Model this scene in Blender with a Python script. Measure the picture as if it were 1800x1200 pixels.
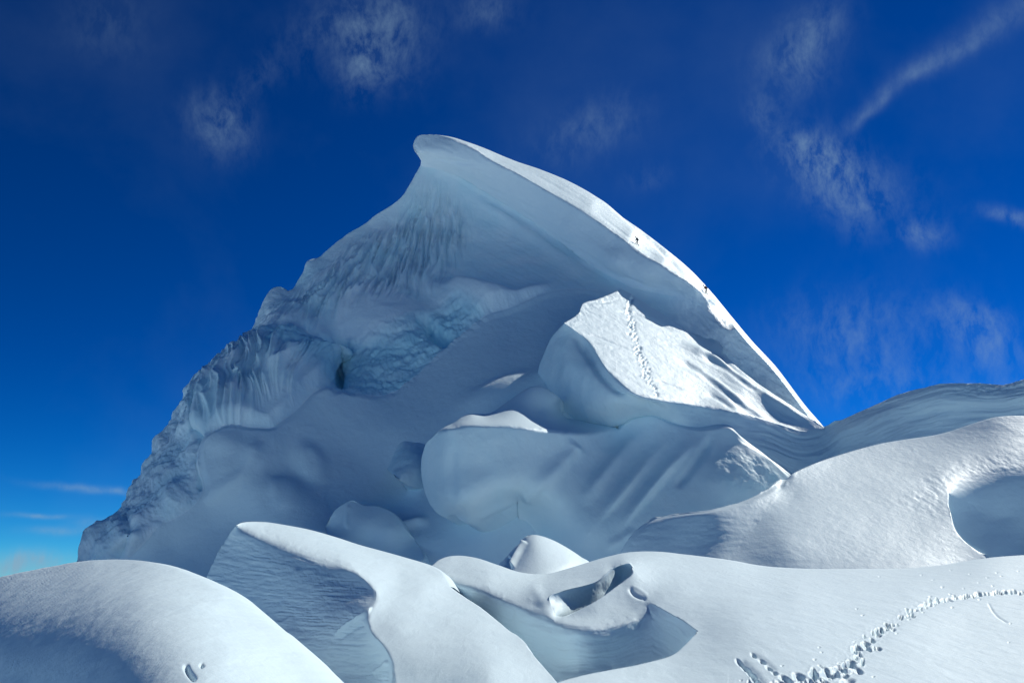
import bpy, math, random
import numpy as np
from mathutils import Vector
from mathutils.geometry import delaunay_2d_cdt

# ------------------------------------------------------------------ clear
for o in list(bpy.data.objects):
    bpy.data.objects.remove(o, do_unlink=True)
scene = bpy.context.scene
COL = scene.collection
rng = np.random.default_rng(7)
random.seed(7)

# ------------------------------------------------------------------ camera
F = 1750.0                        # focal length in photo pixels (35 mm lens)
YH = 1040.0                       # photo row of the horizon
TH = math.atan2(YH - 600.0, F)
cam_data = bpy.data.cameras.new('camera')
cam_data.sensor_width = 36.0
cam_data.lens = 35.0
cam_data.clip_start = 0.1
cam_data.clip_end = 60000.0
cam = bpy.data.objects.new('camera', cam_data)
cam.location = (0, 0, 0)
cam.rotation_euler = (math.pi / 2 + TH, 0, 0)
COL.objects.link(cam)
scene.camera = cam
CT, ST = math.cos(TH), math.sin(TH)

# ------------------------------------------------------------------ light
SUN = Vector((0.58, 0.51, 0.63)).normalized()       # towards the sun: high, right and a little behind the peak
sun_el = math.asin(SUN.z)
sun_az = math.atan2(SUN.x, SUN.y)                    # clockwise from +Y
sd = bpy.data.lights.new('sun', 'SUN')
sd.energy = 4.5
sd.angle = math.radians(0.53)
sd.color = (1.0, 0.985, 0.90)
so = bpy.data.objects.new('sun', sd)
so.rotation_euler = (-SUN).to_track_quat('-Z', 'Y').to_euler()
so.location = (80, 60, 160)
COL.objects.link(so)

world = bpy.data.worlds.new('World')
scene.world = world
world.use_nodes = True


def ray(px, py):
    c = (px - 900.0) / F
    s = (600.0 - py) / F
    return Vector((c, CT - s * ST, ST + s * CT))


def build_world():
    nt = world.node_tree
    N, L = nt.nodes, nt.links
    N.clear()

    def node(t, **kw):
        n = N.new(t)
        for k, v in kw.items():
            setattr(n, k, v)
        return n

    def math_(op, a, b=None, c=None, clamp=False):
        n = node('ShaderNodeMath', operation=op, use_clamp=clamp)
        for i, v in enumerate((a, b, c)):
            if v is None:
                continue
            if isinstance(v, (int, float)):
                n.inputs[i].default_value = v
            else:
                L.new(v, n.inputs[i])
        return n.outputs[0]

    def vmath(op, a, b):
        n = node('ShaderNodeVectorMath', operation=op)
        for i, v in enumerate((a, b)):
            if isinstance(v, (tuple, list, Vector)):
                n.inputs[i].default_value = tuple(v)
            else:
                L.new(v, n.inputs[i])
        return n.outputs['Value'] if op in ('DOT_PRODUCT', 'LENGTH') else n.outputs[0]

    sky = node('ShaderNodeTexSky', sky_type='NISHITA')
    sky.sun_disc = False
    sky.sun_elevation = sun_el
    sky.sun_rotation = sun_az
    sky.altitude = 5200
    sky.air_density = 1.0
    sky.dust_density = 0.3
    sky.ozone_density = 4.0
    hsv = node('ShaderNodeHueSaturation')
    hsv.inputs['Saturation'].default_value = SKY_SAT
    hsv.inputs['Value'].default_value = SKY_VAL
    L.new(sky.outputs[0], hsv.inputs['Color'])
    gam = node('ShaderNodeGamma')
    gam.inputs['Gamma'].default_value = 1.42
    tint = node('ShaderNodeMix', data_type='RGBA', blend_type='MULTIPLY')
    tint.inputs['Factor'].default_value = 1.0
    L.new(hsv.outputs[0], gam.inputs['Color'])
    L.new(gam.outputs[0], tint.inputs['A'])
    tint.inputs['B'].default_value = SKY_TINT
    base = tint.outputs['Result']

    tc = node('ShaderNodeTexCoord')
    D = tc.outputs['Generated']
    # warped direction used by the wisps
    warp = node('ShaderNodeTexNoise')
    warp.inputs['Scale'].default_value = 9.0
    warp.inputs['Detail'].default_value = 4.0
    L.new(D, warp.inputs['Vector'])
    wv = vmath('SUBTRACT', warp.outputs['Color'], (0.5, 0.5, 0.5))
    wsc = node('ShaderNodeVectorMath', operation='SCALE')
    L.new(wv, wsc.inputs[0])
    wsc.inputs['Scale'].default_value = 0.034
    Dw = vmath('ADD', D, wsc.outputs[0])

    def fbm(vec, scale, detail, rough, stretch=None):
        n = node('ShaderNodeTexNoise')
        n.inputs['Scale'].default_value = scale
        n.inputs['Detail'].default_value = detail
        n.inputs['Roughness'].default_value = rough
        n.inputs['Distortion'].default_value = 0.15
        if stretch:
            m = node('ShaderNodeMapping')
            m.inputs['Rotation'].default_value = stretch[0]
            m.inputs['Scale'].default_value = stretch[1]
            L.new(vec, m.inputs['Vector'])
            vec = m.outputs[0]
        L.new(vec, n.inputs['Vector'])
        return n.outputs[0]

    fine = fbm(Dw, 46.0, 9.0, 0.66, ((0, 0.65, 0), (1.3, 1.0, 0.62)))
    fine = math_('MULTIPLY_ADD', fine, 3.4, -1.35, clamp=True)
    contrail = math_('MULTIPLY_ADD', fine, 0.7, 0.45)
    streak = fbm(Dw, 14.0, 7.0, 0.6, ((0, 0.5, 0), (1.0, 1.0, 2.6)))
    streak = math_('MULTIPLY_ADD', streak, 3.0, -1.15, clamp=True)

    def blob(x, y, rx, ry, ang, amp, tex, vec=Dw, power=1.0):
        """A wisp centred on the direction seen at (x, y)."""
        c = ray(x, y).normalized()
        right = Vector((1, 0, 0))
        right = (right - c * right.dot(c)).normalized()
        up = c.cross(right).normalized()
        if up.z < 0:
            up = -up
        a = math.radians(ang)
        u = right * math.cos(a) + up * math.sin(a)
        v = -right * math.sin(a) + up * math.cos(a)
        k = ray(x, y).length
        du = vmath('DOT_PRODUCT', vmath('SUBTRACT', vec, tuple(c)), tuple(u * (F * k / rx)))
        dv = vmath('DOT_PRODUCT', vmath('SUBTRACT', vec, tuple(c)), tuple(v * (F * k / ry)))
        r2 = math_('ADD', math_('MULTIPLY', du, du), math_('MULTIPLY', dv, dv))
        m = math_('POWER', 2.718, math_('MULTIPLY', r2, -1.0))
        # the far side of the sky has the same tangent coordinates: keep only this side
        side = math_('GREATER_THAN', vmath('DOT_PRODUCT', D, tuple(c)), 0.3)
        m = math_('MULTIPLY', m, side)
        if tex is not None:
            m = math_('MULTIPLY', m, tex)
        return math_('MULTIPLY', m, amp)

    acc = None
    for b in CLOUDS:
        x, y, rx, ry, ang, amp, kind = b
        tex = {'f': math_('MULTIPLY_ADD', fine, 0.85, 0.06), 's': streak, 'n': None, 'c': contrail}[kind]
        m = blob(x, y, rx, ry, ang, amp * 0.66, tex, vec=Dw if kind != 'n' else Dw)
        acc = m if acc is None else math_('ADD', acc, m)
    # very thin veil everywhere in the sky
    veil = fbm(D, 5.0, 6.0, 0.55)
    veil = math_('MULTIPLY_ADD', veil, 0.16, -0.07, clamp=True)
    acc = math_('ADD', acc, veil)
    acc = math_('MINIMUM', acc, 0.85)
    mix = node('ShaderNodeMix', data_type='RGBA')
    L.new(acc, mix.inputs['Factor'])
    L.new(base, mix.inputs['A'])
    mix.inputs['B'].default_value = CLOUD_COL
    bg = node('ShaderNodeBackground')
    bg.inputs['Strength'].default_value = SKY_STRENGTH
    L.new(mix.outputs['Result'], bg.inputs['Color'])
    out = node('ShaderNodeOutputWorld')
    L.new(bg.outputs[0], out.inputs[0])


SKY_STRENGTH = 0.065
SKY_SAT = 1.35
SKY_VAL = 1.0
SKY_TINT = (0.28, 0.70, 0.66, 1)
CLOUD_COL = (3.8, 6.1, 8.2, 1)
#          x     y    rx   ry  ang  amp  texture
CLOUDS = [
    (668, 55, 75, 75, -20, 0.55, 'f'), (640, 120, 35, 50, 0, 0.35, 'f'), (560, 60, 90, 40, 30, 0.16, 'f'),
    (388, 225, 48, 42, -40, 0.55, 'f'), (450, 150, 50, 25, 40, 0.16, 'f'), (190, 40, 70, 60, 0, 0.14, 'f'),
    (860, 20, 50, 30, 0, 0.3, 'f'),
    (1035, 235, 90, 45, 20, 0.28, 'f'), (1140, 320, 40, 20, 20, 0.16, 'f'),
    (1435, 65, 40, 65, -30, 0.42, 'f'), (1400, 110, 60, 50, 0, 0.25, 'f'), (1345, 195, 28, 35, 0, 0.28, 'f'),
    (1440, 270, 70, 42, -20, 0.75, 'f'), (1490, 320, 95, 48, -15, 0.55, 'f'), (1505, 370, 40, 50, 0, 0.3, 'f'),
    (1620, 410, 38, 28, 0, 0.55, 'f'), (1780, 383, 50, 12, -15, 0.6, 'f'),
    (1600, 145, 120, 14, 38, 0.26, 'c'), (1725, 52, 150, 26, 38, 0.28, 'c'), (1530, 203, 60, 8, 38, 0.24, 'c'),
    (1700, 575, 60, 38, -20, 0.5, 'f'), (1740, 620, 80, 50, -40, 0.35, 'f'), (1520, 620, 120, 80, 0, 0.34, 'f'),
    (1580, 680, 120, 30, 0, 0.28, 'f'), (1470, 570, 90, 40, 0, 0.2, 'f'),
    (130, 855, 60, 7, -6, 0.50, 'c'), (185, 864, 34, 6, 0, 0.45, 'c'), (70, 912, 44, 5, 0, 0.65, 'c'),
    (110, 938, 50, 7, 2, 0.60, 'c'), (165, 923, 30, 8, 0, 0.55, 'c'),
    (60, 990, 60, 16, 2, 1.1, 'c'), (20, 1002, 60, 12, 0, 0.5, 'c'), (-80, 1010, 200, 20, 0, 0.5, 'n'),
]
build_world()

scene.view_settings.view_transform = 'Standard'
scene.view_settings.look = 'None'
scene.view_settings.exposure = 0.0
scene.view_settings.gamma = 1.0
scene.view_settings.use_curve_mapping = False
scene.cycles.max_bounces = 10
scene.cycles.diffuse_bounces = 8
scene.cycles.glossy_bounces = 3
scene.cycles.use_denoising = True


# ------------------------------------------------------------------ numeric helpers
def unproject(px, py, Y):
    """Photo position and distance north of the camera (metres) -> a point of the place."""
    s = (600.0 - py) / F
    k = Y / (CT - s * ST)
    return np.stack([(px - 900.0) / F * k, Y + 0 * px, (ST + s * CT) * k], -1)


_perm = np.random.default_rng(11).permutation(256)
_perm = np.concatenate([_perm, _perm])
_g = np.random.default_rng(12).normal(size=(256, 3))
_g /= np.linalg.norm(_g, axis=1)[:, None]


def perlin(p):
    p = np.asarray(p, float)
    i = np.floor(p).astype(int)
    f = p - i
    i &= 255
    w = f * f * f * (f * (f * 6 - 15) + 10)
    res = 0
    for dx in (0, 1):
        for dy in (0, 1):
            for dz in (0, 1):
                h = _perm[_perm[_perm[(i[:, 0] + dx) & 255] + ((i[:, 1] + dy) & 255)] + ((i[:, 2] + dz) & 255)]
                g = _g[h]
                d = g[:, 0] * (f[:, 0] - dx) + g[:, 1] * (f[:, 1] - dy) + g[:, 2] * (f[:, 2] - dz)
                wx = w[:, 0] if dx else 1 - w[:, 0]
                wy = w[:, 1] if dy else 1 - w[:, 1]
                wz = w[:, 2] if dz else 1 - w[:, 2]
                res = res + d * wx * wy * wz
    return res * 1.5


def fbm(p, oct=4, gain=0.5, lac=2.03, ridged=False):
    a, s, t = 1.0, 0.0, 0.0
    p = np.array(p, float)
    for k in range(oct):
        n = perlin(p)
        if ridged:
            n = 1 - 2 * np.abs(n)
        s = s + a * n
        t += a
        a *= gain
        p = p * lac + 17.3
    return s / t


def sstep(a, b, x):
    t = np.clip((x - a) / (b - a), 0, 1)
    return t * t * (3 - 2 * t)


def spline(pts, step):
    """Centripetal-ish Catmull-Rom through (x, y, invY)."""
    P = np.array(pts, float)
    P = np.vstack([2 * P[0] - P[1], P, 2 * P[-1] - P[-2]])
    out = []
    for k in range(1, len(P) - 2):
        p0, p1, p2, p3 = P[k - 1], P[k], P[k + 1], P[k + 2]
        d = [max(np.hypot(*(b[:2] - a[:2])), 1e-6) ** 0.5 for a, b in ((p0, p1), (p1, p2), (p2, p3))]
        n = max(1, int(round(np.hypot(*(p2[:2] - p1[:2])) / step)))
        t0, t1 = 0, d[0]
        t2 = t1 + d[1]
        t3 = t2 + d[2]
        for t in np.linspace(t1, t2, n, endpoint=False):
            A1 = (t1 - t) / (t1 - t0) * p0 + (t - t0) / (t1 - t0) * p1
            A2 = (t2 - t) / (t2 - t1) * p1 + (t - t1) / (t2 - t1) * p2
            A3 = (t3 - t) / (t3 - t2) * p2 + (t - t2) / (t3 - t2) * p3
            B1 = (t2 - t) / (t2 - t0) * A1 + (t - t0) / (t2 - t0) * A2
            B2 = (t3 - t) / (t3 - t1) * A2 + (t - t1) / (t3 - t1) * A3
            out.append((t2 - t) / (t2 - t1) * B1 + (t - t1) / (t2 - t1) * B2)
    out.append(P[-2])
    return np.array(out)


def with_depth(pts, Ys):
    """pts [(x, y)], Ys {index: Y}: 1/Y linear along the arc between the given indices."""
    p = np.array(pts, float)
    s = np.concatenate([[0], np.cumsum(np.hypot(*np.diff(p, axis=0).T))])
    ks = sorted(k % len(p) if k < 0 else k for k in Ys)
    Yd = {(k % len(p) if k < 0 else k): v for k, v in Ys.items()}
    xs, ys = s[ks], np.array([1.0 / Yd[k] for k in ks])
    if len(xs) > 2:                      # monotone cubic through the keys
        h = np.diff(xs)
        dl = np.diff(ys) / h
        m = np.concatenate([[dl[0]], np.where(dl[:-1] * dl[1:] > 0, 2 * dl[:-1] * dl[1:] / (dl[:-1] + dl[1:] + 1e-30), 0), [dl[-1]]])
        k = np.clip(np.searchsorted(xs, s, side='right') - 1, 0, len(h) - 1)
        t = (s - xs[k]) / h[k]
        iv = ((2 * t ** 3 - 3 * t ** 2 + 1) * ys[k] + (t ** 3 - 2 * t ** 2 + t) * h[k] * m[k] + (-2 * t ** 3 + 3 * t ** 2) * ys[k + 1] + (t ** 3 - t ** 2) * h[k] * m[k + 1])
    else:
        iv = np.interp(s, xs, ys)
    return np.column_stack([p, iv])


def in_poly(x, y, poly):
    inside = np.zeros(len(x), bool)
    px, py = poly[:, 0], poly[:, 1]
    j = len(poly) - 1
    for i in range(len(poly)):
        c = ((py[i] > y) != (py[j] > y))
        if c.any():
            xi = (px[j] - px[i]) * (y - py[i]) / (py[j] - py[i] + 1e-12) + px[i]
            inside ^= c & (x < xi)
        j = i
    return inside


def polydist(x, y, poly, chunk=20000):
    """Distance to, arc position on and side of a polyline."""
    poly = np.asarray(poly, float)[:, :2]
    a, b = poly[:-1], poly[1:]
    ab = b - a
    l2 = (ab ** 2).sum(1) + 1e-12
    ln = np.sqrt(l2)
    s0 = np.concatenate([[0], np.cumsum(ln)[:-1]])
    D = np.empty(len(x)); S = np.empty(len(x)); G = np.empty(len(x))
    for c in range(0, len(x), chunk):
        X = x[c:c + chunk, None] - a[None, :, 0]
        Yy = y[c:c + chunk, None] - a[None, :, 1]
        t = np.clip((X * ab[:, 0] + Yy * ab[:, 1]) / l2, 0, 1)
        d2 = (X - t * ab[:, 0]) ** 2 + (Yy - t * ab[:, 1]) ** 2
        k = d2.argmin(1)
        r = np.arange(len(k))
        D[c:c + chunk] = np.sqrt(d2[r, k])
        S[c:c + chunk] = s0[k] + t[r, k] * ln[k]
        G[c:c + chunk] = np.sign(ab[k, 0] * Yy[r, k] - ab[k, 1] * X[r, k])
    return D, S, G          # G > 0: below / right-hand side when the line runs to the right


def tps_fit(c, v, lam=1e-5):
    c = c / 100.0
    n = len(c)
    d2 = ((c[:, None] - c[None]) ** 2).sum(-1)
    K = 0.5 * d2 * np.log(d2 + 1e-12) + np.diag(np.broadcast_to(lam, n))
    Pm = np.column_stack([np.ones(n), c])
    A = np.zeros((n + 3, n + 3))
    A[:n, :n] = K
    A[:n, n:] = Pm
    A[n:, :n] = Pm.T
    w = np.linalg.lstsq(A, np.concatenate([v, [0, 0, 0]]), rcond=None)[0]
    return c, w


def tps_eval(fit, x, y, chunk=30000):
    c, w = fit
    out = np.empty(len(x))
    n = len(c)
    for k in range(0, len(x), chunk):
        q = np.column_stack([x[k:k + chunk], y[k:k + chunk]]) / 100.0
        d2 = ((q[:, None, :] - c[None]) ** 2).sum(-1)
        out[k:k + chunk] = (0.5 * d2 * np.log(d2 + 1e-12)) @ w[:n] + w[n] + q @ w[n + 1:]
    return out


def plane_depth(n, ref):
    """Distances of a plane with normal n through ref = (px, py, Y), as a function of photo position."""
    def d(px, py):
        v = unproject(np.array([float(px)]), np.array([float(py)]), 1.0)[0]
        return float(np.dot(n, v))
    c = d(ref[0], ref[1]) * ref[2]
    return lambda px, py: c / d(px, py)


class Sheet:
    """A landform surface: curves with distances bound its faces, a smooth surface fills each face."""

    def __init__(self, step=7.0, levels=2):
        self.step, self.levels, self.slack = step, levels, 0.03
        self.curves, self.regions, self.ctrl = {}, {}, {}
        self.rough = {}

    def curve(self, name, pts, Ys, jag=0.0):
        c = spline(with_depth(pts, Ys), self.step)
        if jag:
            n = len(c)
            t = np.arange(n) * self.step
            for k, (fq, am) in enumerate(((1 / 31., 1.0), (1 / 13., .6), (1 / 7.5, .35))):
                off = perlin(np.column_stack([t * fq + 3.1 * k, np.full(n, 5.5 + 7 * k), np.full(n, .5)])) * am * jag
                tg = np.gradient(c[:, :2], axis=0)
                tg /= np.linalg.norm(tg, axis=1)[:, None] + 1e-9
                fade = np.minimum(1, np.minimum(np.arange(n), np.arange(n)[::-1]) / 3.0)
                c[:, 0] += -tg[:, 1] * off * fade
                c[:, 1] += tg[:, 0] * off * fade
        self.curves[name] = c
        return c

    def region(self, name, loop, ctrl=()):
        pts = []
        for r in loop:
            c = self.curves[r.lstrip('-')]
            c = c[::-1] if r.startswith('-') else c
            if pts and np.hypot(*(c[0, :2] - pts[-1][-1, :2])) > 0.5:
                print('GAP', name, r, c[0, :2], pts[-1][-1, :2])
            pts.append(c[:-1])
            pts.append(c[-1:])
        P = np.vstack(pts)
        keep = np.concatenate([[True], np.hypot(*np.diff(P[:, :2], axis=0).T) > 0.3])
        P = P[keep]
        if np.hypot(*(P[0, :2] - P[-1, :2])) > 0.5:
            print('OPEN', name, P[0, :2], P[-1, :2])
        self.regions[name] = P
        self.ctrl[name] = np.array([(x, y, 1.0 / Y) for x, y, Y in ctrl]) if len(ctrl) else np.zeros((0, 3))

    def scale_depth(self, f):
        for d in (self.curves, self.regions, self.ctrl):
            for k, c in d.items():
                if len(c):
                    c = c.copy()
                    c[:, 2] /= f
                    d[k] = c

    def mesh(self):
        h = self.step
        self.dense = {k: spline(c, 1.2) for k, c in self.curves.items()}
        cv, ce, ci = [], [], []
        idx = {}
        for name, c in self.curves.items():
            last = None
            for x, y, iv in c:
                key = (round(x * 4), round(y * 4))
                hit = None
                for ax in (-1, 0, 1):
                    for ay in (-1, 0, 1):
                        if (key[0] + ax, key[1] + ay) in idx:
                            hit = idx[(key[0] + ax, key[1] + ay)]
                if hit is None:
                    hit = len(cv)
                    idx[key] = hit
                    cv.append((x, y))
                    ci.append(iv)
                if last is not None and last != hit:
                    ce.append((last, hit))
                last = hit
        cv = np.array(cv)
        allp = np.vstack([r[:, :2] for r in self.regions.values()])
        x0, y0 = allp.min(0); x1, y1 = allp.max(0)
        gy = np.arange(y0, y1, h * 0.866)
        G = []
        for k, yy in enumerate(gy):
            gx = np.arange(x0 + (k % 2) * h / 2, x1, h)
            G.append(np.column_stack([gx, np.full(len(gx), yy)]))
        G = np.vstack(G)
        G += rng.uniform(-.12, .12, G.shape) * h
        ins = np.zeros(len(G), bool)
        for r in self.regions.values():
            ins |= in_poly(G[:, 0], G[:, 1], r)
        G = G[ins]
        # drop points hugging a curve
        near = np.zeros(len(G), bool)
        for c in self.curves.values():
            near |= polydist(G[:, 0], G[:, 1], c)[0] < 0.55 * h
        G = G[~near]
        V = np.vstack([cv, G])
        res = delaunay_2d_cdt([Vector(v) for v in V], ce, [], 0, 1e-5)
        P = np.array([tuple(v) for v in res[0]])
        T = np.array(res[2])
        orig = res[3]
        on = np.zeros(len(P), bool)
        iv = np.full(len(P), np.nan)
        for k, o in enumerate(orig):
            for q in o:
                if q < len(cv):
                    on[k] = True
                    iv[k] = ci[q]
        cen = P[T].mean(1)
        reg = np.full(len(T), -1)
        self.rnames = list(self.regions)
        for k, r in enumerate(self.rnames):
            m = in_poly(cen[:, 0], cen[:, 1], self.regions[r]) & (reg < 0)
            reg[m] = k
        T = T[reg >= 0]
        reg = reg[reg >= 0]
        # orient all triangles alike (clockwise in photo space = facing the camera)
        a, b, c = P[T[:, 0]], P[T[:, 1]], P[T[:, 2]]
        cr = (b[:, 0] - a[:, 0]) * (c[:, 1] - a[:, 1]) - (b[:, 1] - a[:, 1]) * (c[:, 0] - a[:, 0])
        T[cr > 0] = T[cr > 0][:, ::-1]
        for lv in range(self.levels):
            P, T, reg, on, iv = self._split(P, T, reg, on, iv)
        used = np.unique(T)
        remap = np.full(len(P), -1)
        remap[used] = np.arange(len(used))
        P, on, iv, T = P[used], on[used], iv[used], remap[T]
        # surface inside each face
        nv = len(P)
        vreg = np.full(nv, -1)
        for k in range(3):
            vreg[T[:, k]] = reg
        for k, r in enumerate(self.rnames):
            B = self.regions[r]
            s = np.concatenate([[0], np.cumsum(np.hypot(*np.diff(B[:, :2], axis=0).T))])
            n = int(np.clip(s[-1] / 22.0, 24, 260))
            sel = np.unique(np.searchsorted(s, np.linspace(0, s[-1], n, endpoint=False)))
            C = np.vstack([B[sel], self.ctrl[r]])
            lam = np.concatenate([np.full(len(sel), 1e-5), np.full(len(self.ctrl[r]), self.slack)])
            _, u = np.unique(np.round(C[:, :2]), axis=0, return_index=True)
            C, lam = C[u], lam[u]
            scl = 1.0 / C[:, 2].mean()
            fit = tps_fit(C[:, :2], C[:, 2] * scl, lam)
            m = (vreg == k) & (~on | np.isnan(iv))
            iv[m] = tps_eval(fit, P[m, 0], P[m, 1]) / scl
        self.P, self.T, self.reg, self.on, self.iv, self.vreg = P, T, reg, on, iv, vreg
        e = np.sort(np.vstack([T[:, [0, 1]], T[:, [1, 2]], T[:, [2, 0]]]), axis=1)
        self.E, inv, cnt = np.unique(e, axis=0, return_inverse=True, return_counts=True)
        self.border_edges = self.E[cnt == 1]
        self.border = np.zeros(nv, bool)
        self.border[self.border_edges] = True

    def _split(self, P, T, reg, on, iv):
        e = np.sort(np.vstack([T[:, [0, 1]], T[:, [1, 2]], T[:, [2, 0]]]), axis=1)
        E, inv = np.unique(e, axis=0, return_inverse=True)
        inv = inv.ravel()
        nT = len(T)
        ereg = np.full((len(E), 2), -1)
        r3 = np.concatenate([reg, reg, reg])
        first = np.full(len(E), -1)
        cnt = np.bincount(inv, minlength=len(E))
        mn = np.full(len(E), 10 ** 6); mx = np.full(len(E), -1)
        np.minimum.at(mn, inv, r3)
        np.maximum.at(mx, inv, r3)
        isc = (cnt == 1) | (mn != mx)
        isc &= on[E[:, 0]] & on[E[:, 1]]
        mid = P[E].mean(1)
        miv = np.where(isc, iv[E].mean(1), np.nan)
        w = np.nonzero(isc)[0]
        best = np.full(len(w), 1.6)
        for c in self.dense.values():
            lo, hi = c[:, :2].min(0) - 2, c[:, :2].max(0) + 2
            k = np.nonzero(((mid[w] > lo) & (mid[w] < hi)).all(1))[0]
            if not len(k):
                continue
            d, s_, _ = polydist(mid[w[k], 0], mid[w[k], 1], c, chunk=2000)
            arc = np.concatenate([[0], np.cumsum(np.hypot(*np.diff(c[:, :2], axis=0).T))])
            q = d < best[k]
            kk = k[q]
            best[kk] = d[q]
            mid[w[kk], 0] = np.interp(s_[q], arc, c[:, 0])
            mid[w[kk], 1] = np.interp(s_[q], arc, c[:, 1])
            miv[w[kk]] = np.interp(s_[q], arc, c[:, 2])
        nP = np.vstack([P, mid])
        nOn = np.concatenate([on, isc])
        nIv = np.concatenate([iv, miv])
        m = inv.reshape(3, nT).T + len(P)
        ab, bc, ca = m[:, 0], m[:, 1], m[:, 2]
        a, b, c = T.T
        nT_ = np.vstack([np.column_stack([a, ab, ca]), np.column_stack([ab, b, bc]),
                         np.column_stack([ca, bc, c]), np.column_stack([ab, bc, ca])])
        return nP, nT_, np.concatenate([reg] * 4), nOn, nIv

    def soften(self, curve, radius, iters, only=None):
        """Rounds the crease along a curve (within radius photo pixels)."""
        d, s, g = polydist(self.P[:, 0], self.P[:, 1], self.curves[curve] if isinstance(curve, str) else curve)
        w = 1 - sstep(0.35, 1.0, d / radius)
        if only is not None:
            w = w * only(s / max(s.max(), 1e-6))
        w[self.border] = 0
        act = w > 0
        T = self.T[act[self.T].any(1)]
        ii, jj, ww = [], [], []
        for k in range(3):
            a, b, c = T[:, k], T[:, (k + 1) % 3], T[:, (k + 2) % 3]
            u, v = self.P[a] - self.P[c], self.P[b] - self.P[c]
            cot = (u * v).sum(1) / (np.abs(u[:, 0] * v[:, 1] - u[:, 1] * v[:, 0]) + 1e-9)
            ii.append(a); jj.append(b); ww.append(np.clip(cot, 0.05, 4))
        ii, jj, ww = np.concatenate(ii), np.concatenate(jj), np.concatenate(ww)
        n = len(w)
        nb = np.bincount(ii, ww, n) + np.bincount(jj, ww, n)
        nb[nb == 0] = 1
        f = self.iv
        for _ in range(iters):
            sm = np.bincount(ii, ww * f[jj], n) + np.bincount(jj, ww * f[ii], n)
            f = np.where(act, f + w * (sm / nb - f) * 0.9, f)
        self.iv = f

    def drop(self, name):
        """Cuts a face out of the surface (an opening)."""
        keep = self.reg != self.rnames.index(name)
        self.T, self.reg = self.T[keep], self.reg[keep]
        e = np.sort(np.vstack([self.T[:, [0, 1]], self.T[:, [1, 2]], self.T[:, [2, 0]]]), axis=1)
        self.E, cnt = np.unique(e, axis=0, return_counts=True)
        self.border_edges = self.E[cnt == 1]
        self.border = np.zeros(len(self.P), bool)
        self.border[self.border_edges] = True

    def place(self):
        self.V = unproject(self.P[:, 0], self.P[:, 1], 1.0 / self.iv)

    def normals(self):
        a, b, c = (self.V[self.T[:, k]] for k in range(3))
        n = np.cross(b - a, c - a)
        N = np.zeros_like(self.V)
        for k in range(3):
            for ax in range(3):
                N[:, ax] += np.bincount(self.T[:, k], n[:, ax], len(self.V))
        N /= np.linalg.norm(N, axis=1)[:, None] + 1e-12
        view = self.V / np.linalg.norm(self.V, axis=1)[:, None]
        if np.median((N * view).sum(1)) > 0:
            N = -N
            self.T = self.T[:, ::-1]
        return N

    def push(self, amount):
        """Moves the surface along its normals by amount metres."""
        self.V = self.V + self.normals() * np.asarray(amount)[:, None]

    def dist(self, curve):
        c = self.curves[curve] if isinstance(curve, str) else spline([(x, y, 0) for x, y in curve], 5.0)
        return polydist(self.P[:, 0], self.P[:, 1], c)

    def stroke(self, pts, width, amp, taper=0.25, width2=None, power=2.0, skew=0.0):
        """A ridge (amp > 0) or groove (amp < 0), metres, along a line given in photo pixels."""
        c = spline([(x, y, 0) for x, y in pts], 5.0)
        wm = max(width, width2 or 0) * (1 + abs(skew)) * 3.2
        lo, hi = c[:, :2].min(0) - wm, c[:, :2].max(0) + wm
        near = ((self.P > lo) & (self.P < hi)).all(1)
        out = np.zeros(len(self.P))
        if not near.any():
            return out
        d, s, g = polydist(self.P[near, 0], self.P[near, 1], c)
        L = np.hypot(*np.diff(c[:, :2], axis=0).T).sum()
        t = s / L
        w = np.interp(t, [0, 1], [width, width2 if width2 is not None else width])
        if skew:
            w = w * np.where(g > 0, 1 + skew, 1 - skew)
        env = sstep(0, taper, t) * sstep(0, taper, 1 - t) if taper else 1.0
        out[near] = amp * env * np.exp(-(d / w) ** power)
        return out

    def bump(self, x, y, rx, ry, ang, amp, power=2.0):
        a = math.radians(ang)
        dx, dy = self.P[:, 0] - x, self.P[:, 1] - y
        u = (dx * math.cos(a) - dy * math.sin(a)) / rx
        v = (dx * math.sin(a) + dy * math.cos(a)) / ry
        return amp * np.exp(-(u * u + v * v) ** (power / 2))

    def blob(self, pts, feather):
        """1 inside a polygon of the surface, fading over feather pixels across its outline."""
        p = np.array(pts, float)
        ins = in_poly(self.P[:, 0], self.P[:, 1], p)
        d = polydist(self.P[:, 0], self.P[:, 1], np.vstack([p, p[:1]]))[0]
        return sstep(-feather, feather, np.where(ins, d, -d))

    def mask(self, *names):
        m = np.zeros(len(self.P))
        ids = [self.rnames.index(n) for n in names]
        t = np.isin(self.reg, ids)
        m[np.unique(self.T[t])] = 1
        return m

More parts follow.
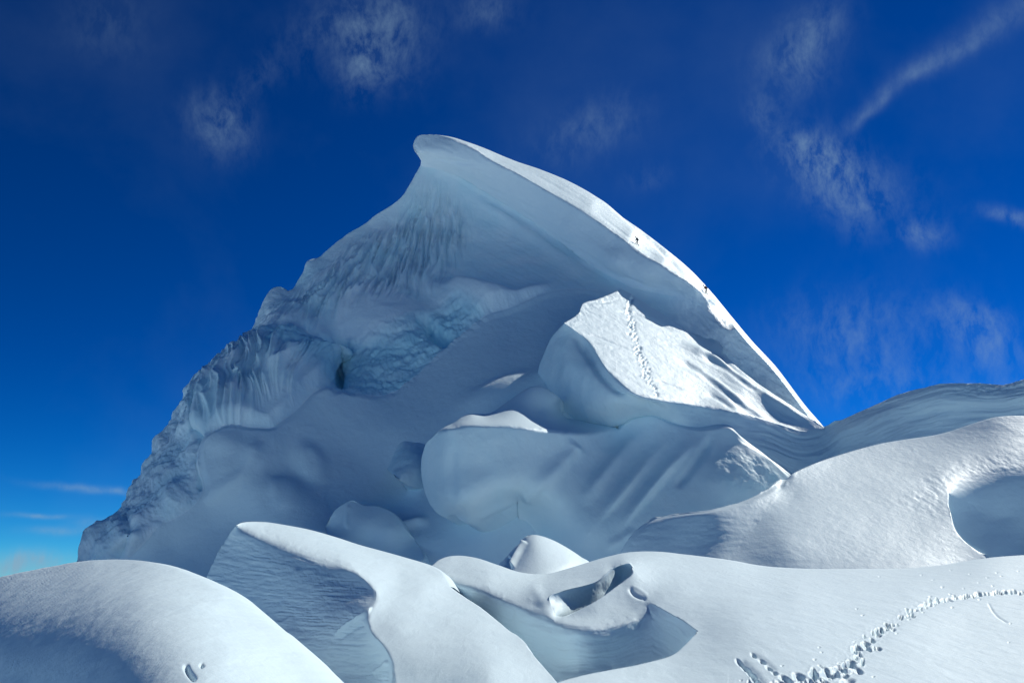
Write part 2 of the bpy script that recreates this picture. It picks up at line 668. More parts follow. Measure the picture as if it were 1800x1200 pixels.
    def finish(self, parts, rims=(), attrs=None):
        """parts: {object name: (material, [faces], parent, labels)}; rims: (curve, direction, rows, part)."""
        V, T, reg = self.V, self.T, self.reg
        att = {k: np.asarray(v, float) for k, v in (attrs or {}).items()}
        for curve, vec, rows, drop in rims:
            c = self.curves[curve]
            d = polydist(self.P[:, 0], self.P[:, 1], c)[0] if len(self.P) == 0 else None
            bv = np.nonzero(self.border)[0]
            db = polydist(self.P[bv, 0], self.P[bv, 1], c)[0]
            okv = np.zeros(len(self.P), bool)
            okv[bv[db < 0.6]] = True
            be = self.border_edges[okv[self.border_edges].all(1)]
            if not len(be):
                print('no rim', curve)
                continue
            # which face each border edge belongs to (for its part) and its winding
            key = {}
            tt = self.T
            for a_, b_ in ((0, 1), (1, 2), (2, 0)):
                q = tt[:, [a_, b_]]
                s_ = np.sort(q, axis=1)
                for bb in (0,):
                    pass
                code = s_[:, 0].astype(np.int64) * (10 ** 8) + s_[:, 1]
                bcode = be[:, 0].astype(np.int64) * (10 ** 8) + be[:, 1]
                order = np.argsort(code)
                pos = np.searchsorted(code[order], bcode)
                pos = np.clip(pos, 0, len(code) - 1)
                hit = code[order][pos] == bcode
                for k in np.nonzero(hit)[0]:
                    ti = order[pos[k]]
                    key[k] = (q[ti, 0], q[ti, 1], self.reg[ti])
            vid = np.unique(be)
            base = self.V[vid]
            nrow = rows
            new_ids = [dict(zip(vid, vid))]
            for r in range(1, nrow + 1):
                t = (r / nrow) ** 1.5
                off = np.array(vec, float) * t
                off[2] += -drop * t * t
                start = len(V)
                jit = rng.normal(0, 0.0, base.shape)
                V = np.vstack([V, base + off + jit])
                for k in att:
                    att[k] = np.concatenate([att[k], att[k][vid]])
                new_ids.append(dict(zip(vid, range(start, start + len(vid)))))
            add, addr = [], []
            for k, (a_, b_, rg) in key.items():
                for r in range(nrow):
                    A, B = new_ids[r][a_], new_ids[r][b_]
                    C2, D2 = new_ids[r + 1][a_], new_ids[r + 1][b_]
                    add += [(B, A, C2), (B, C2, D2)]
                    addr += [rg, rg]
            T = np.vstack([T, np.array(add)])
            reg = np.concatenate([reg, addr])
        outs = []
        for name, (mat, faces, parent) in parts.items():
            ids = [self.rnames.index(f) for f in faces]
            t = T[np.isin(reg, ids)]
            used = np.unique(t)
            rm = np.full(len(V), -1)
            rm[used] = np.arange(len(used))
            o = make_mesh(name, V[used], rm[t], mat, parent, {k: v[used] for k, v in att.items()})
            outs.append(o)
        return outs


def make_mesh(name, V, T, mat, parent=None, attrs=None):
    me = bpy.data.meshes.new(name)
    me.vertices.add(len(V))
    me.vertices.foreach_set('co', np.asarray(V, np.float32).ravel())
    me.loops.add(len(T) * 3)
    me.loops.foreach_set('vertex_index', np.asarray(T, np.int32).ravel())
    me.polygons.add(len(T))
    me.polygons.foreach_set('loop_start', np.arange(0, len(T) * 3, 3, dtype=np.int32))
    me.polygons.foreach_set('use_smooth', np.ones(len(T), bool))
    me.update(calc_edges=True)
    for k, v in (attrs or {}).items():
        a = me.attributes.new(k, 'FLOAT', 'POINT')
        a.data.foreach_set('value', np.asarray(v, np.float32))
    me.validate()
    if mat:
        me.materials.append(mat)
    o = bpy.data.objects.new(name, me)
    COL.objects.link(o)
    if parent is not None:
        o.parent = parent
        o.matrix_parent_inverse = parent.matrix_world.inverted()
    return o


def empty(name, loc, **props):
    o = bpy.data.objects.new(name, None)
    COL.objects.link(o)
    o.location = loc
    o.empty_display_size = 1
    bpy.context.view_layer.update()
    for k, v in props.items():
        o[k] = v
    return o


def tag(o, **props):
    for k, v in props.items():
        o[k] = v
    return o


# ------------------------------------------------------------------ materials
def snow_material(name, color, grain, relief, ice=(0.42, 0.68, 0.78), rough=0.55, wind=None, sss=0.0):
    """Snow with wind-packed grain; the 'ice' attribute turns it to bare glacier ice."""
    m = bpy.data.materials.new(name)
    m.use_nodes = True
    nt = m.node_tree
    N, L = nt.nodes, nt.links
    b = N['Principled BSDF']
    tc = N.new('ShaderNodeTexCoord')
    n1 = N.new('ShaderNodeTexNoise')
    n1.inputs['Scale'].default_value = 1.0 / grain
    n1.inputs['Detail'].default_value = 8
    n1.inputs['Roughness'].default_value = 0.62
    L.new(tc.outputs['Object'], n1.inputs['Vector'])
    n2 = N.new('ShaderNodeTexNoise')
    n2.inputs['Scale'].default_value = 0.11 / grain
    n2.inputs['Detail'].default_value = 5
    L.new(tc.outputs['Object'], n2.inputs['Vector'])
    at = N.new('ShaderNodeAttribute')
    at.attribute_name = 'ice'
    # colour: snow -> ice, with patchy edges
    pm = N.new('ShaderNodeMath'); pm.operation = 'MULTIPLY_ADD'
    L.new(n2.outputs[0], pm.inputs[0]); pm.inputs[1].default_value = 1.6; pm.inputs[2].default_value = -0.8
    ad = N.new('ShaderNodeMath'); ad.operation = 'MULTIPLY_ADD'; ad.use_clamp = True
    L.new(pm.outputs[0], ad.inputs[0])
    gate = N.new('ShaderNodeMath'); gate.operation = 'MULTIPLY'; gate.use_clamp = True
    L.new(at.outputs['Fac'], gate.inputs[0]); gate.inputs[1].default_value = 3.0
    L.new(gate.outputs[0], ad.inputs[1])
    L.new(at.outputs['Fac'], ad.inputs[2])
    var = N.new('ShaderNodeMix'); var.data_type = 'RGBA'
    c2 = tuple(c * f for c, f in zip(color, (0.955, 0.97, 0.99)))
    var.inputs['A'].default_value = (*color, 1)
    var.inputs['B'].default_value = (*c2, 1)
    L.new(n2.outputs[0], var.inputs['Factor'])
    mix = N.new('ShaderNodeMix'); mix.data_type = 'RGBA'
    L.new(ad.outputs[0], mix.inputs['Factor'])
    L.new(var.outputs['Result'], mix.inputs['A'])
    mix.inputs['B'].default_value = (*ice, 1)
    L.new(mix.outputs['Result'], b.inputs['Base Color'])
    b.inputs['Roughness'].default_value = rough
    b.inputs['Specular IOR Level'].default_value = 0.25
    bump = N.new('ShaderNodeBump')
    bump.inputs['Strength'].default_value = 1.0
    bump.inputs['Distance'].default_value = relief
    L.new(n1.outputs[0], bump.inputs['Height'])
    last = bump
    if wind:
        # wind-packed streaks
        mp = N.new('ShaderNodeMapping')
        mp.inputs['Rotation'].default_value = wind[0]
        mp.inputs['Scale'].default_value = wind[1]
        L.new(tc.outputs['Object'], mp.inputs['Vector'])
        n3 = N.new('ShaderNodeTexNoise')
        n3.inputs['Scale'].default_value = 1.0
        n3.inputs['Detail'].default_value = 6
        n3.inputs['Distortion'].default_value = 0.4
        L.new(mp.outputs[0], n3.inputs['Vector'])
        b2 = N.new('ShaderNodeBump')
        b2.inputs['Distance'].default_value = wind[2]
        L.new(n3.outputs[0], b2.inputs['Height'])
        L.new(bump.outputs[0], b2.inputs['Normal'])
        last = b2
    L.new(last.outputs[0], b.inputs['Normal'])
    return m


SNOW = (0.678, 0.812, 0.864)
M_near = snow_material('fresh_snow', SNOW, 0.10, 0.007, wind=((0, 0, .5), (3.2, .8, 3.2), 0.02))
M_mid = snow_material('drifted_snow', SNOW, 0.4, 0.03, wind=((0, 0, .9), (1.0, .3, 1.0), 0.03))
M_far = snow_material('packed_snow', SNOW, 1.2, 0.12, wind=((0, 0, .9), (.5, .2, .6), 0.10))
M_face = snow_material('bounce_lit_ice', (0.83, 0.915, 0.945), 1.0, 0.16, ice=(0.48, 0.77, 0.86), rough=0.5)  # snow colour lightened to stand in for light bounced onto the shaded face


# ------------------------------------------------------------------ the peak
def build_peak():
    S = Sheet(step=6.5, levels=2)
    S.curve('top_left', [(767, 237), (750, 238), (736, 239), (729, 246), (726, 256), (730, 268), (740, 279), (738, 292)],
            {0: 240, 3: 239, 5: 238, -1: 242}, jag=0.5)
    S.curve('left_ridge', [(738, 292), (731, 307), (722, 322), (707, 344), (692, 358), (655, 382), (628, 401), (600, 419),
                           (561, 450), (539, 460), (533, 475), (515, 507), (507, 512), (494, 505), (478, 508), (467, 525),
                           (460, 547), (450, 569), (447, 583), (436, 600), (417, 611), (400, 624), (365, 650), (339, 672),
                           (330, 694), (310, 717), (298, 743), (276, 775), (272, 796), (253, 816), (247, 834), (231, 848),
                           (225, 875), (214, 895), (190, 910), (158, 939), (144, 959), (135, 985), (130, 1015)],
            {0: 242, 7: 236, 12: 229, 17: 222, 22: 212, 26: 200, 32: 184, -1: 170}, jag=1.3)
    S.curve('skyline', [(767, 237), (794, 241), (822, 250), (850, 260), (905, 283), (947, 297), (1000, 319), (1042, 342),
                        (1083, 369), (1125, 401), (1167, 435), (1208, 469), (1236, 497), (1250, 513), (1283, 553),
                        (1320, 597), (1360, 640), (1383, 670), (1413, 710), (1447, 750), (1462, 775)],
            {0: 240, 2: 244, 4: 248, 6: 249, 8: 246, 11: 233, 13: 219, 16: 205, 19: 190, -1: 187}, jag=0.25)
    S.curve('lip', [(767, 237), (792, 244), (811, 251), (836, 264), (864, 283), (905, 303), (939, 322), (975, 343),
                    (1017, 367), (1069, 401), (1111, 432), (1139, 454), (1167, 469), (1200, 489), (1222, 504),
                    (1248, 526), (1276, 556), (1315, 603), (1355, 646), (1379, 676), (1409, 716), (1440, 755), (1462, 775)],
            {0: 240, 3: 236, 6: 230, 9: 218, 12: 208, 14: 204, 16: 200, 18: 195, 20: 189, -1: 187}, jag=0.5)
    S.curve('under', [(738, 292), (765, 296), (800, 306), (835, 325), (880, 352), (930, 384), (985, 424), (1035, 462),
                      (1080, 490), (1125, 508), (1170, 517), (1215, 528), (1246, 548), (1276, 556)],
            {0: 242, 3: 243, 5: 239, 8: 222, 10: 213, 12: 206, -1: 200})
    S.curve('base', [(130, 1015), (180, 1010), (225, 980), (255, 953), (281, 924), (316, 907), (345, 885), (358, 862), (353, 830),
                     (351, 792), (358, 770), (377, 758), (406, 749), (450, 752), (476, 752), (491, 743), (523, 720),
                     (552, 690), (572, 681), (594, 686), (622, 689), (664, 696), (690, 688), (711, 672), (733, 658),
                     (761, 631), (794, 600), (830, 572), (855, 554), (900, 540), (930, 526), (961, 514), (1003, 508),
                     (1044, 510), (1072, 514), (1110, 523), (1150, 545), (1190, 600), (1230, 690), (1270, 790)],
            {0: 170, 3: 169, 7: 173, 11: 178, 14: 180, 17: 188, 22: 193, 26: 200, 29: 206, 33: 213, 36: 208, 37: 203, -1: 190}, jag=0.5)
    S.curve('foot', [(130, 1015), (180, 1050), (500, 1070), (900, 1060), (1270, 1040), (1290, 900), (1270, 790)],
            {0: 170, 1: 168, 2: 159, 3: 157, 4: 172, 5: 180, -1: 192})
    S.curve('right_foot', [(1270, 790), (1360, 792), (1462, 775)], {0: 190, 1: 187, -1: 187})
    # the lip is shared by the cornice (upper part) and the right face (lower part)
    c = S.curves['lip']
    k = int(np.argmin(np.hypot(c[:, 0] - 1276, c[:, 1] - 556)))
    node = S.curves['under'][-1]
    c[k] = node
    up, lo = c[:k + 1].copy(), c[k:].copy()
    del S.curves['lip']
    S.curves['lip_upper'], S.curves['lip_lower'] = up, lo
    S.region('slope', ['skyline', '-lip_lower', '-lip_upper'],
             [(905, 292, 241), (975, 326, 238), (1040, 360, 231), (1110, 410, 222), (1170, 455, 213.5)])
    S.region('cornice', ['top_left', 'under', '-lip_upper'],
             [(745, 262, 237), (770, 268, 238), (830, 290, 237.5), (900, 330, 236), (1000, 400, 228), (1090, 460, 215), (1180, 500, 207)])
    S.region('face', ['left_ridge', 'base', 'right_foot', '-lip_lower', '-under'],
             [(720, 380, 241), (800, 400, 240), (880, 430, 234), (960, 470, 222), (640, 450, 230), (560, 500, 223),
              (700, 500, 224), (800, 500, 222), (480, 600, 207), (560, 600, 206), (690, 600, 208), (430, 700, 192),
              (500, 690, 190), (330, 780, 184), (290, 860, 172), (220, 930, 166), (400, 640, 203), (620, 650, 203),
              (1200, 580, 204), (1300, 680, 197), (1400, 740, 189), (1120, 515, 209), (590, 665, 212)])
    S.region('basin', ['foot', '-base'],
             [(900, 600, 197), (700, 760, 183), (560, 780, 182), (850, 700, 182), (1000, 620, 191), (480, 850, 177),
              (400, 960, 171), (600, 950, 164), (700, 860, 175), (620, 810, 182), (850, 940, 160), (1000, 900, 166), (1050, 1000, 166), (300, 960, 171)])
    S.mesh()
    S.soften('under', 26, 160)
    S.soften('lip_upper', 5, 6)
    S.soften('base', 8, 10)
    S.place()
    x, y = S.P[:, 0], S.P[:, 1]
    face, basin, slope, corn = S.mask('face'), S.mask('basin'), S.mask('slope'), S.mask('cornice')
    onface = np.clip(face + corn, 0, 1) * (1 - basin * 0.5) * (1 - slope)
    edge = np.minimum(S.dist('base')[0], 40)
    inner = sstep(0, 10, S.dist('base')[0])
    # --- large relief of the face
    d = np.zeros(len(x))
    # hanging ice bulges on the left
    d += S.bump(505, 655, 60, 75, 10, 5.0) + S.bump(420, 700, 55, 60, 0, 4.0)
    d += S.bump(565, 640, 26, 34, 0, 5.0, 3) + S.bump(597, 662, 7, 24, 10, -1.8)
    d += S.stroke([(520, 575), (560, 600), (592, 640), (596, 690)], 6, -1.6, 0.2)
    d += S.stroke([(350, 740), (356, 800), (358, 866)], 8, -3.5, 0.1)
    d += S.stroke([(200, 990), (222, 940), (235, 905)], 9, -3.0, 0.2)
    # white pillow in the middle
    d += S.bump(665, 570, 75, 48, 5, 4.0, 2.6) + S.bump(830, 530, 75, 24, -14, 3.2, 2.6)
    d += S.stroke([(780, 505), (830, 522), (900, 528), (980, 505)], 14, 2.0)
    d += S.stroke([(735, 560), (770, 590), (795, 600)], 10, -3.5)
    d *= face * inner
    # overhanging band under the lip
    d += (S.stroke([(745, 268), (800, 280), (880, 330), (980, 400), (1080, 462), (1180, 500)], 22, 1.6, 0.1)) * corn
    d += S.stroke([(800, 330), (870, 372), (940, 420), (1010, 470), (1070, 500)], 9, 1.3, 0.3) * onface
    d += S.stroke([(750, 275), (800, 281), (850, 290)], 3.0, -0.5, 0.3) * corn
    # basin mounds
    m = np.zeros(len(x))
    m += S.bump(425, 840, 62, 66, 20, 3.0, 2.8) + S.bump(500, 895, 66, 50, -20, 2.4, 3.0) + S.bump(468, 795, 34, 42, -20, 1.2, 3)
    m += S.stroke([(352, 880), (420, 850), (455, 775)], 14, 0.8, 0.2)
    m += S.bump(545, 815, 24, 36, 30, 1.5, 3.2) + S.bump(508, 880, 26, 34, 8, .8, 4) + S.bump(880, 692, 72, 22, 22, 1.6, 2.6)
    m += S.bump(390, 780, 32, 24, 0, 1.0, 2.4)
    m += S.bump(590, 960, 160, 30, 0, 2.0)
    m += S.stroke([(660, 940), (720, 925), (760, 912)], 9, 1.2)
    d += m * basin * inner
    # gully and windows on the sunlit side
    d += S.stroke([(1060, 352), (1097, 380), (1120, 401), (1153, 430), (1180, 458), (1205, 488)], 3.4, -0.55, 0.25) * slope
    d += S.stroke([(1040, 365), (1110, 420), (1160, 455)], 1.6, -0.12, 0.2) * slope
    d += S.stroke([(930, 302), (1000, 340), (1050, 372)], 1.5, -0.10, 0.2) * slope
    S.push(d)
    # --- flutes: runnels that follow the fall line
    dd = np.zeros(len(x))
    th = np.arctan2(x - 790, y - 120) * 400
    rr = np.hypot(x - 790, y - 120)
    wob = perlin(np.column_stack([x / 45., y / 60., 0 * x]))
    zone = S.blob([(735, 310), (700, 400), (620, 440), (560, 500), (480, 570), (540, 570), (600, 550), (660, 535), (720, 525), (765, 505),
                   (790, 470), (815, 430), (820, 380), (790, 330)], 26)
    zn = zone * sstep(330, 420, y)
    f1 = (1 - np.abs(perlin(np.column_stack([th / 16. + .5 * wob, rr / 110., 0 * x + 2.2])))) ** 3
    f2 = (1 - np.abs(perlin(np.column_stack([th / 7.5 + .7 * wob, rr / 60., 0 * x + 7.7])))) ** 3
    dd += zn * (1.7 * f1 + 1.1 * f2) + 0.15 * zn * fbm(S.V / 1.5, 3, .6)
    f5 = (1 - np.abs(perlin(np.column_stack([th / 4.2 + wob, rr / 34., 0 * x + 1.7])))) ** 2
    dd += .45 * zn * f5
    dd += 0.5 * (zone - zn) * f2
    zone2 = S.blob([(400, 630), (340, 690), (330, 760), (420, 740), (510, 700), (545, 650), (520, 600), (450, 590)], 20)
    xv = x + 0.18 * y
    f3 = (1 - np.abs(perlin(np.column_stack([xv / 17. + .5 * wob, y / 90., 0 * x + 3])))) ** 3
    f4 = (1 - np.abs(perlin(np.column_stack([xv / 8. + .7 * wob, y / 50., 0 * x + 5])))) ** 3
    dd += zone2 * (1.9 * f3 + 0.8 * f4)
    # broken ice along the left ridge and the ice cave
    cliff = S.blob([(330, 690), (250, 810), (150, 940), (130, 1010), (215, 985), (260, 945), (350, 875), (352, 800), (350, 750)], 12)
    cave = S.blob([(470, 590), (560, 600), (640, 610), (740, 560), (800, 535), (860, 552), (790, 605), (700, 690), (590, 690), (540, 660), (500, 640)], 12)
    w = S.V / 7.0
    rock = fbm(w * np.array([1, 1, 1.0]), 5, .55, ridged=True)
    dd += cliff * (0.8 * rock + 1.6 * fbm(S.V / 9.0, 4, .5)) + cave * (0.6 * fbm(S.V / 2.0, 4, .62) - 0.7 * np.clip(fbm(S.V / 4.5, 3, .6, ridged=True) - .25, 0, 1) + .5 * fbm(S.V / 6., 2))
    crest = face * sstep(60, 10, S.dist('left_ridge')[0]) * sstep(420, 600, y)
    dd += crest * 1.2 * fbm(S.V / 5.0, 4, .55)
    # smooth striations of the big overhang
    Lr, Sr, Gr = S.dist('lip_upper')
    q3 = np.column_stack([Sr / 130.0, Lr / 9.0, 0 * x])
    st = fbm(q3, 3, .5)
    ov = sstep(690, 800, x) * sstep(30, 60, Lr) * onface * (1 - zone)
    q4 = np.column_stack([(x * .93 + y * .55) / 110.0, (y * .93 - x * .5) / 14.0, 0 * x + 4])
    dd += 0.30 * ov * fbm(q4, 4, .55)
    dd += 0.22 * corn * sstep(4, 14, Lr) * st
    # the grey striped slope right of the block
    rt = S.blob([(1200, 500), (1290, 570), (1460, 760), (1300, 760), (1180, 560)], 20)
    q5 = np.column_stack([(x * .7 + y * .7) / 34.0, (y * .7 - x * .7) / 15.0, 0 * x + 9])
    dd += 0.75 * rt * fbm(q5, 5, .58) * onface
    # general unevenness
    dd += onface * 0.35 * fbm(S.V / 6.0, 4, .5) * inner
    dd += basin * inner * (0.8 * fbm(S.V / 28.0, 3) + 0.05 * fbm(S.V / 2.0, 3))
    dd *= np.clip(1 - 0.85 * slope, 0, 1)
    S.push(dd)
    # wind lines along the sunlit slope
    Ls = S.dist('skyline')[0]
    S.push(slope * 0.12 * fbm(np.column_stack([Sr / 90., Lr / 3.2, 0 * x + 3]), 3) * sstep(0, 3, Lr) * sstep(0, 3, Ls))
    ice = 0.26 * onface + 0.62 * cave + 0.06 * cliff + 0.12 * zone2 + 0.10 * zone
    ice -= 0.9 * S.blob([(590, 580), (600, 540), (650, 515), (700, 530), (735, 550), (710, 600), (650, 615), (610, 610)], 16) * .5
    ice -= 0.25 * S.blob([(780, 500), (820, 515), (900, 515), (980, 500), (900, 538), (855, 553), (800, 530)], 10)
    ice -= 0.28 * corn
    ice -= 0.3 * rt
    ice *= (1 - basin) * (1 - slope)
    root = empty('snow_peak', (20, 215, 0), label='great leaning snow peak with a curled cornice summit and fluted ice face',
                 category='snow peak', kind='structure')
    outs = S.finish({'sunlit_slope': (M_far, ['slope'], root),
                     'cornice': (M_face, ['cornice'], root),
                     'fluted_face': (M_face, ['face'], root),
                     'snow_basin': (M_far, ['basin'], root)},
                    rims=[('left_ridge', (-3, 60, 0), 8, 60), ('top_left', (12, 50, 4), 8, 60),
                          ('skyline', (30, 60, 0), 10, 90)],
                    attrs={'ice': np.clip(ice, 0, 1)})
    return S, root


# ------------------------------------------------------------------ the tilted block, its wall and the right-hand saddle
def build_block():
    S = Sheet(step=6.0, levels=2)
    W = Sheet(step=6.0, levels=2)
    fp = plane_depth((.41, -.57, .71), (1133, 700, 122.5))

    def onp(pts, **dev):
        return {k: fp(*p) + dev.get('d%d' % k, 0) for k, p in enumerate(pts)}
    crown = [(992, 567), (1005, 559), (1018, 548), (1023, 534), (1043, 528), (1067, 519), (1092, 508)]
    crest = [(1092, 508), (1113, 519), (1133, 533), (1167, 553), (1190, 568), (1217, 587), (1240, 590), (1253, 600),
             (1290, 640), (1330, 672), (1380, 705), (1420, 732), (1449, 750)]
    lip = [(992, 567), (1013, 582), (1033, 597), (1047, 617), (1063, 643), (1083, 667), (1110, 690), (1133, 700),
           (1183, 707), (1233, 713), (1297, 725), (1317, 730), (1367, 745), (1410, 758), (1433, 757), (1449, 750)]
    yc, yr, yl = onp(crown), onp(crest), onp(lip)
    for k, v in ((6, 152), (7, 150), (8, 144.5), (9, 140.5), (10, 137.5), (11, 136), (12, 135.5)):
        yr[k] = v
    for k, v in ((10, 130), (11, 131), (12, 133), (13, 134), (14, 134.6), (15, 135.5)):
        yl[k] = v
    S.curve('crown', crown, yc, jag=0.8)
    S.curve('crest', crest, yr, jag=0.7)
    S.curve('lip', lip, yl, jag=0.3)
    S.curve('saddle', [(1449, 750), (1475, 737), (1504, 724), (1548, 704), (1577, 692), (1615, 682), (1644, 675), (1708, 673),
                       (1761, 675), (1781, 670), (1799, 664), (1900, 630)],
            {0: 135.5, 3: 124, 6: 108, 8: 97, -1: 80}, jag=0.3)
    S.curve('block_left', [(992, 567), (972, 590), (960, 613), (949, 640), (946, 660), (955, 678), (962, 690), (966, 707), (980, 727),
                           (1000, 740), (1030, 754), (1060, 756), (1087, 753)],
            {0: fp(992, 567), 2: 136, 4: 138, 7: 136, 10: 133, -1: 130}, jag=0.5)
    S.curve('undercut', [(1087, 753), (1113, 738), (1146, 733), (1183, 747), (1229, 757), (1283, 754), (1308, 775),
                         (1345, 803), (1383, 830), (1430, 860)],
            {0: 130, 2: 128, 4: 128.5, 5: 129, 7: 130, -1: 130.5})
    S.curve('right_end', [(1900, 630), (1905, 700), (1900, 840), (1700, 850), (1550, 860), (1430, 860)],
            {0: 80, 2: 79, 3: 100, 4: 116, -1: 130.5})
    W.curve('shelf_top', [(767, 760), (780, 751), (797, 743), (810, 734), (823, 728), (840, 727), (857, 727), (872, 720), (883, 712),
                          (910, 693), (933, 680), (948, 679), (962, 684), (985, 700), (1000, 720)],
            {0: 117, 5: 121, 10: 127, 13: 131, -1: 139})
    W.curve('shelf_hid', [(1000, 720), (1040, 735), (1087, 753)], {0: 139, -1: 130})
    W.curve('shelf_edge', [(767, 760), (790, 753), (817, 748), (850, 747), (893, 748), (930, 752), (980, 758), (1030, 761), (1087, 753)],
            {0: 117, 1: 115, 3: 114.2, 5: 116, -1: 130})
    W.curve('boulder_left', [(767, 760), (750, 777), (742, 800), (739, 825), (742, 850), (748, 870), (756, 888), (768, 902), (781, 909),
                             (797, 905), (808, 913), (828, 920), (850, 914), (883, 902), (909, 884)],
            {0: 117, 2: 120, 4: 121, 7: 119.5, 11: 117, -1: 120.5}, jag=0.4)
    W.curve('wall_foot', [(909, 884), (915, 930), (930, 1010), (1000, 1060), (1300, 1060), (1420, 960), (1430, 860)],
            {0: 120.5, 1: 122.6, 2: 121.2, 3: 118, 4: 117, 5: 123, -1: 130.5})
    W.curves['undercut'] = S.curves['undercut'].copy()
    S.region('sunlit_face', ['crown', 'crest', '-lip'],
             [(x_, y_, fp(x_, y_)) for x_, y_ in ((1080, 560), (1140, 640), (1200, 660), (1250, 690), (1050, 565), (1110, 600), (1200, 610), (1160, 590), (1180, 690))] + [(1300, 690, 135.5), (1350, 715, 135.2)])
    S.region('shaded_face', ['block_left', 'undercut', '-right_end', '-saddle', '-lip'],
             [(985, 610, 130.5), (1000, 650, 128), (1040, 690, 125), (1080, 720, 124.3), (1140, 718, 124), (1230, 735, 129),
              (1340, 770, 131.5), (1420, 800, 132.5), (1450, 785, 133.3), (1550, 760, 119.5), (1700, 730, 102.5), (1000, 700, 129.5), (1030, 735, 129)])
    W.region('shelf', ['shelf_top', 'shelf_hid', '-shelf_edge'], [(870, 737, 117.5), (910, 725, 121), (950, 720, 126)])
    W.region('wall', ['shelf_edge', 'undercut', '-wall_foot', '-boulder_left'],
             [(755, 820, 118.4), (775, 800, 116), (775, 870, 116), (800, 830, 114.8), (800, 890, 114.8), (850, 820, 114.3), (850, 880, 114.5), (900, 860, 115.2),
              (900, 800, 115), (950, 800, 117.6), (1000, 790, 121.5), (960, 870, 117.8),
              (1000, 860, 119.5), (1040, 930, 118), (1100, 800, 126), (1200, 780, 126.8), (1150, 880, 122.5), (1250, 850, 124.5),
              (1330, 850, 127.5), (1100, 960, 119)])
    for sh_ in (S, W):
        sh_.scale_depth(1.34 if sh_ is S else 1.33)
    S.mesh()
    S.soften('lip', 9, 14, only=lambda t: sstep(0.15, 0.35, t))
    S.place()
    W.mesh()
    W.soften('shelf_edge', 7, 8)
    W.place()
    x, y = S.P[:, 0], S.P[:, 1]
    sun, shade = S.mask('sunlit_face'), S.mask('shaded_face')
    d = np.zeros(len(x))
    # spurs and gullies running down to the right
    g = np.zeros(len(x))
    g += S.stroke([(1240, 588), (1262, 610), (1290, 640), (1325, 670), (1380, 703), (1435, 740)], 5.0, 2.4, 0.12)
    g += S.stroke([(1190, 600), (1255, 632), (1300, 664), (1345, 692), (1400, 722), (1440, 745)], 7.0, 3.0, 0.2)
    g += S.stroke([(1225, 618), (1275, 648), (1320, 680), (1350, 695)], 5.0, -2.8, 0.2)
    g += S.stroke([(1225, 598), (1260, 622), (1300, 655), (1380, 710)], 4.0, -2.0, 0.2)
    g += S.stroke([(1200, 640), (1250, 668), (1290, 697), (1330, 722), (1362, 742)], 6.0, 1.6, 0.2)
    g += S.stroke([(1180, 625), (1215, 645), (1252, 672), (1295, 705), (1320, 722)], 4.5, -1.6, 0.25)
    g += S.stroke([(1235, 690), (1262, 700), (1296, 722)], 4.0, -1.0, 0.3)
    g += S.bump(1345, 725, 50, 18, -20, -2.0, 3)
    g += S.bump(1247, 590, 9, 7, 0, 1.6, 3)
    # cracks in the crust
    g += S.stroke([(1078, 548), (1108, 550), (1140, 560), (1165, 572), (1193, 586)], 2.6, -0.9, 0.3)
    g += S.stroke([(1020, 587), (1050, 592), (1080, 604), (1118, 620)], 1.8, -0.5, 0.3)
    g += S.stroke([(1040, 602), (1085, 611), (1118, 622)], 1.6, 0.3, 0.3)
    g += S.stroke([(1150, 668), (1175, 675), (1205, 687)], 1.9, -0.6, 0.3)
    g += S.stroke([(1130, 590), (1190, 605), (1240, 630)], 2.2, 0.25, 0.3)
    g += S.stroke([(1060, 570), (1090, 580), (1130, 590)], 1.6, 0.2, 0.3)
    g += S.stroke([(1025, 543), (1045, 552), (1060, 558)], 1.6, -0.4, 0.3)
    g += S.stroke([(1030, 530), (1060, 532), (1085, 528)], 1.6, -0.3, 0.3)
    d += 0.30 * g * sun * sstep(0, 14, S.dist('crest')[0] + 400 * (x < 1270)) * sstep(0, 4, S.dist('lip')[0])
    # strata under the lip and along the saddle
    LL = np.minimum(S.dist('lip')[0], S.dist('saddle')[0])
    Lc = np.vstack([S.curves['lip'][len(S.curves['lip']) // 3:], S.curves['saddle'][1:]])
    Ld, Ls, _ = polydist(x, y, Lc)
    q = np.column_stack([Ls / 120., (Ld + 9 * perlin(np.column_stack([x / 110., y / 70., 0 * x]))) / 12.0, 0 * x])
    far = sstep(1250, 1400, x)
    d += shade * sstep(2, 10, Ld) * (0.10 + 0.26 * far) * fbm(q, 3, .6)
    d += shade * far * 0.8 * S.stroke([(1449, 778), (1550, 735), (1640, 706), (1800, 700), (1900, 690)], 15, 1.0, 0.1)
    d += -0.40 * np.exp(-(S.dist('saddle')[0] / 5.0) ** 2) * sstep(1440, 1480, x)
    rimr = sstep(1600, 1700, x) * shade * sstep(30, 5, Ld)
    d += rimr * 0.3 * fbm(np.column_stack([x / 11., y / 9., 0 * x]), 3)
    # inner rim below the lip of the block
    d += shade * S.stroke([(1008, 583), (1030, 615), (1055, 655), (1085, 685), (1120, 706), (1180, 720)], 7, -1.1, 0.15)
    # unevenness
    d += shade * 0.25 * fbm(S.V / 5.0, 4)
    d += sun * sstep(0, 5, S.dist('lip')[0]) * (0.10 * fbm(np.column_stack([(x + y) / 60., (y - .6 * x) / 9., 0 * x]), 4))
    crn = sun * sstep(26, 6, S.dist('crown')[0])
    d += crn * 0.18 * fbm(S.V / 1.6, 3, .6)
    # trodden track down the sunlit face
    tr = spline([(x_, y_, 0) for x_, y_ in ((1113, 520), (1106, 540), (1108, 560), (1115, 590), (1123, 615), (1134, 645), (1142, 668), (1158, 694))], 3)
    td, ts, tg = polydist(x, y, tr)
    t = np.zeros(len(x))
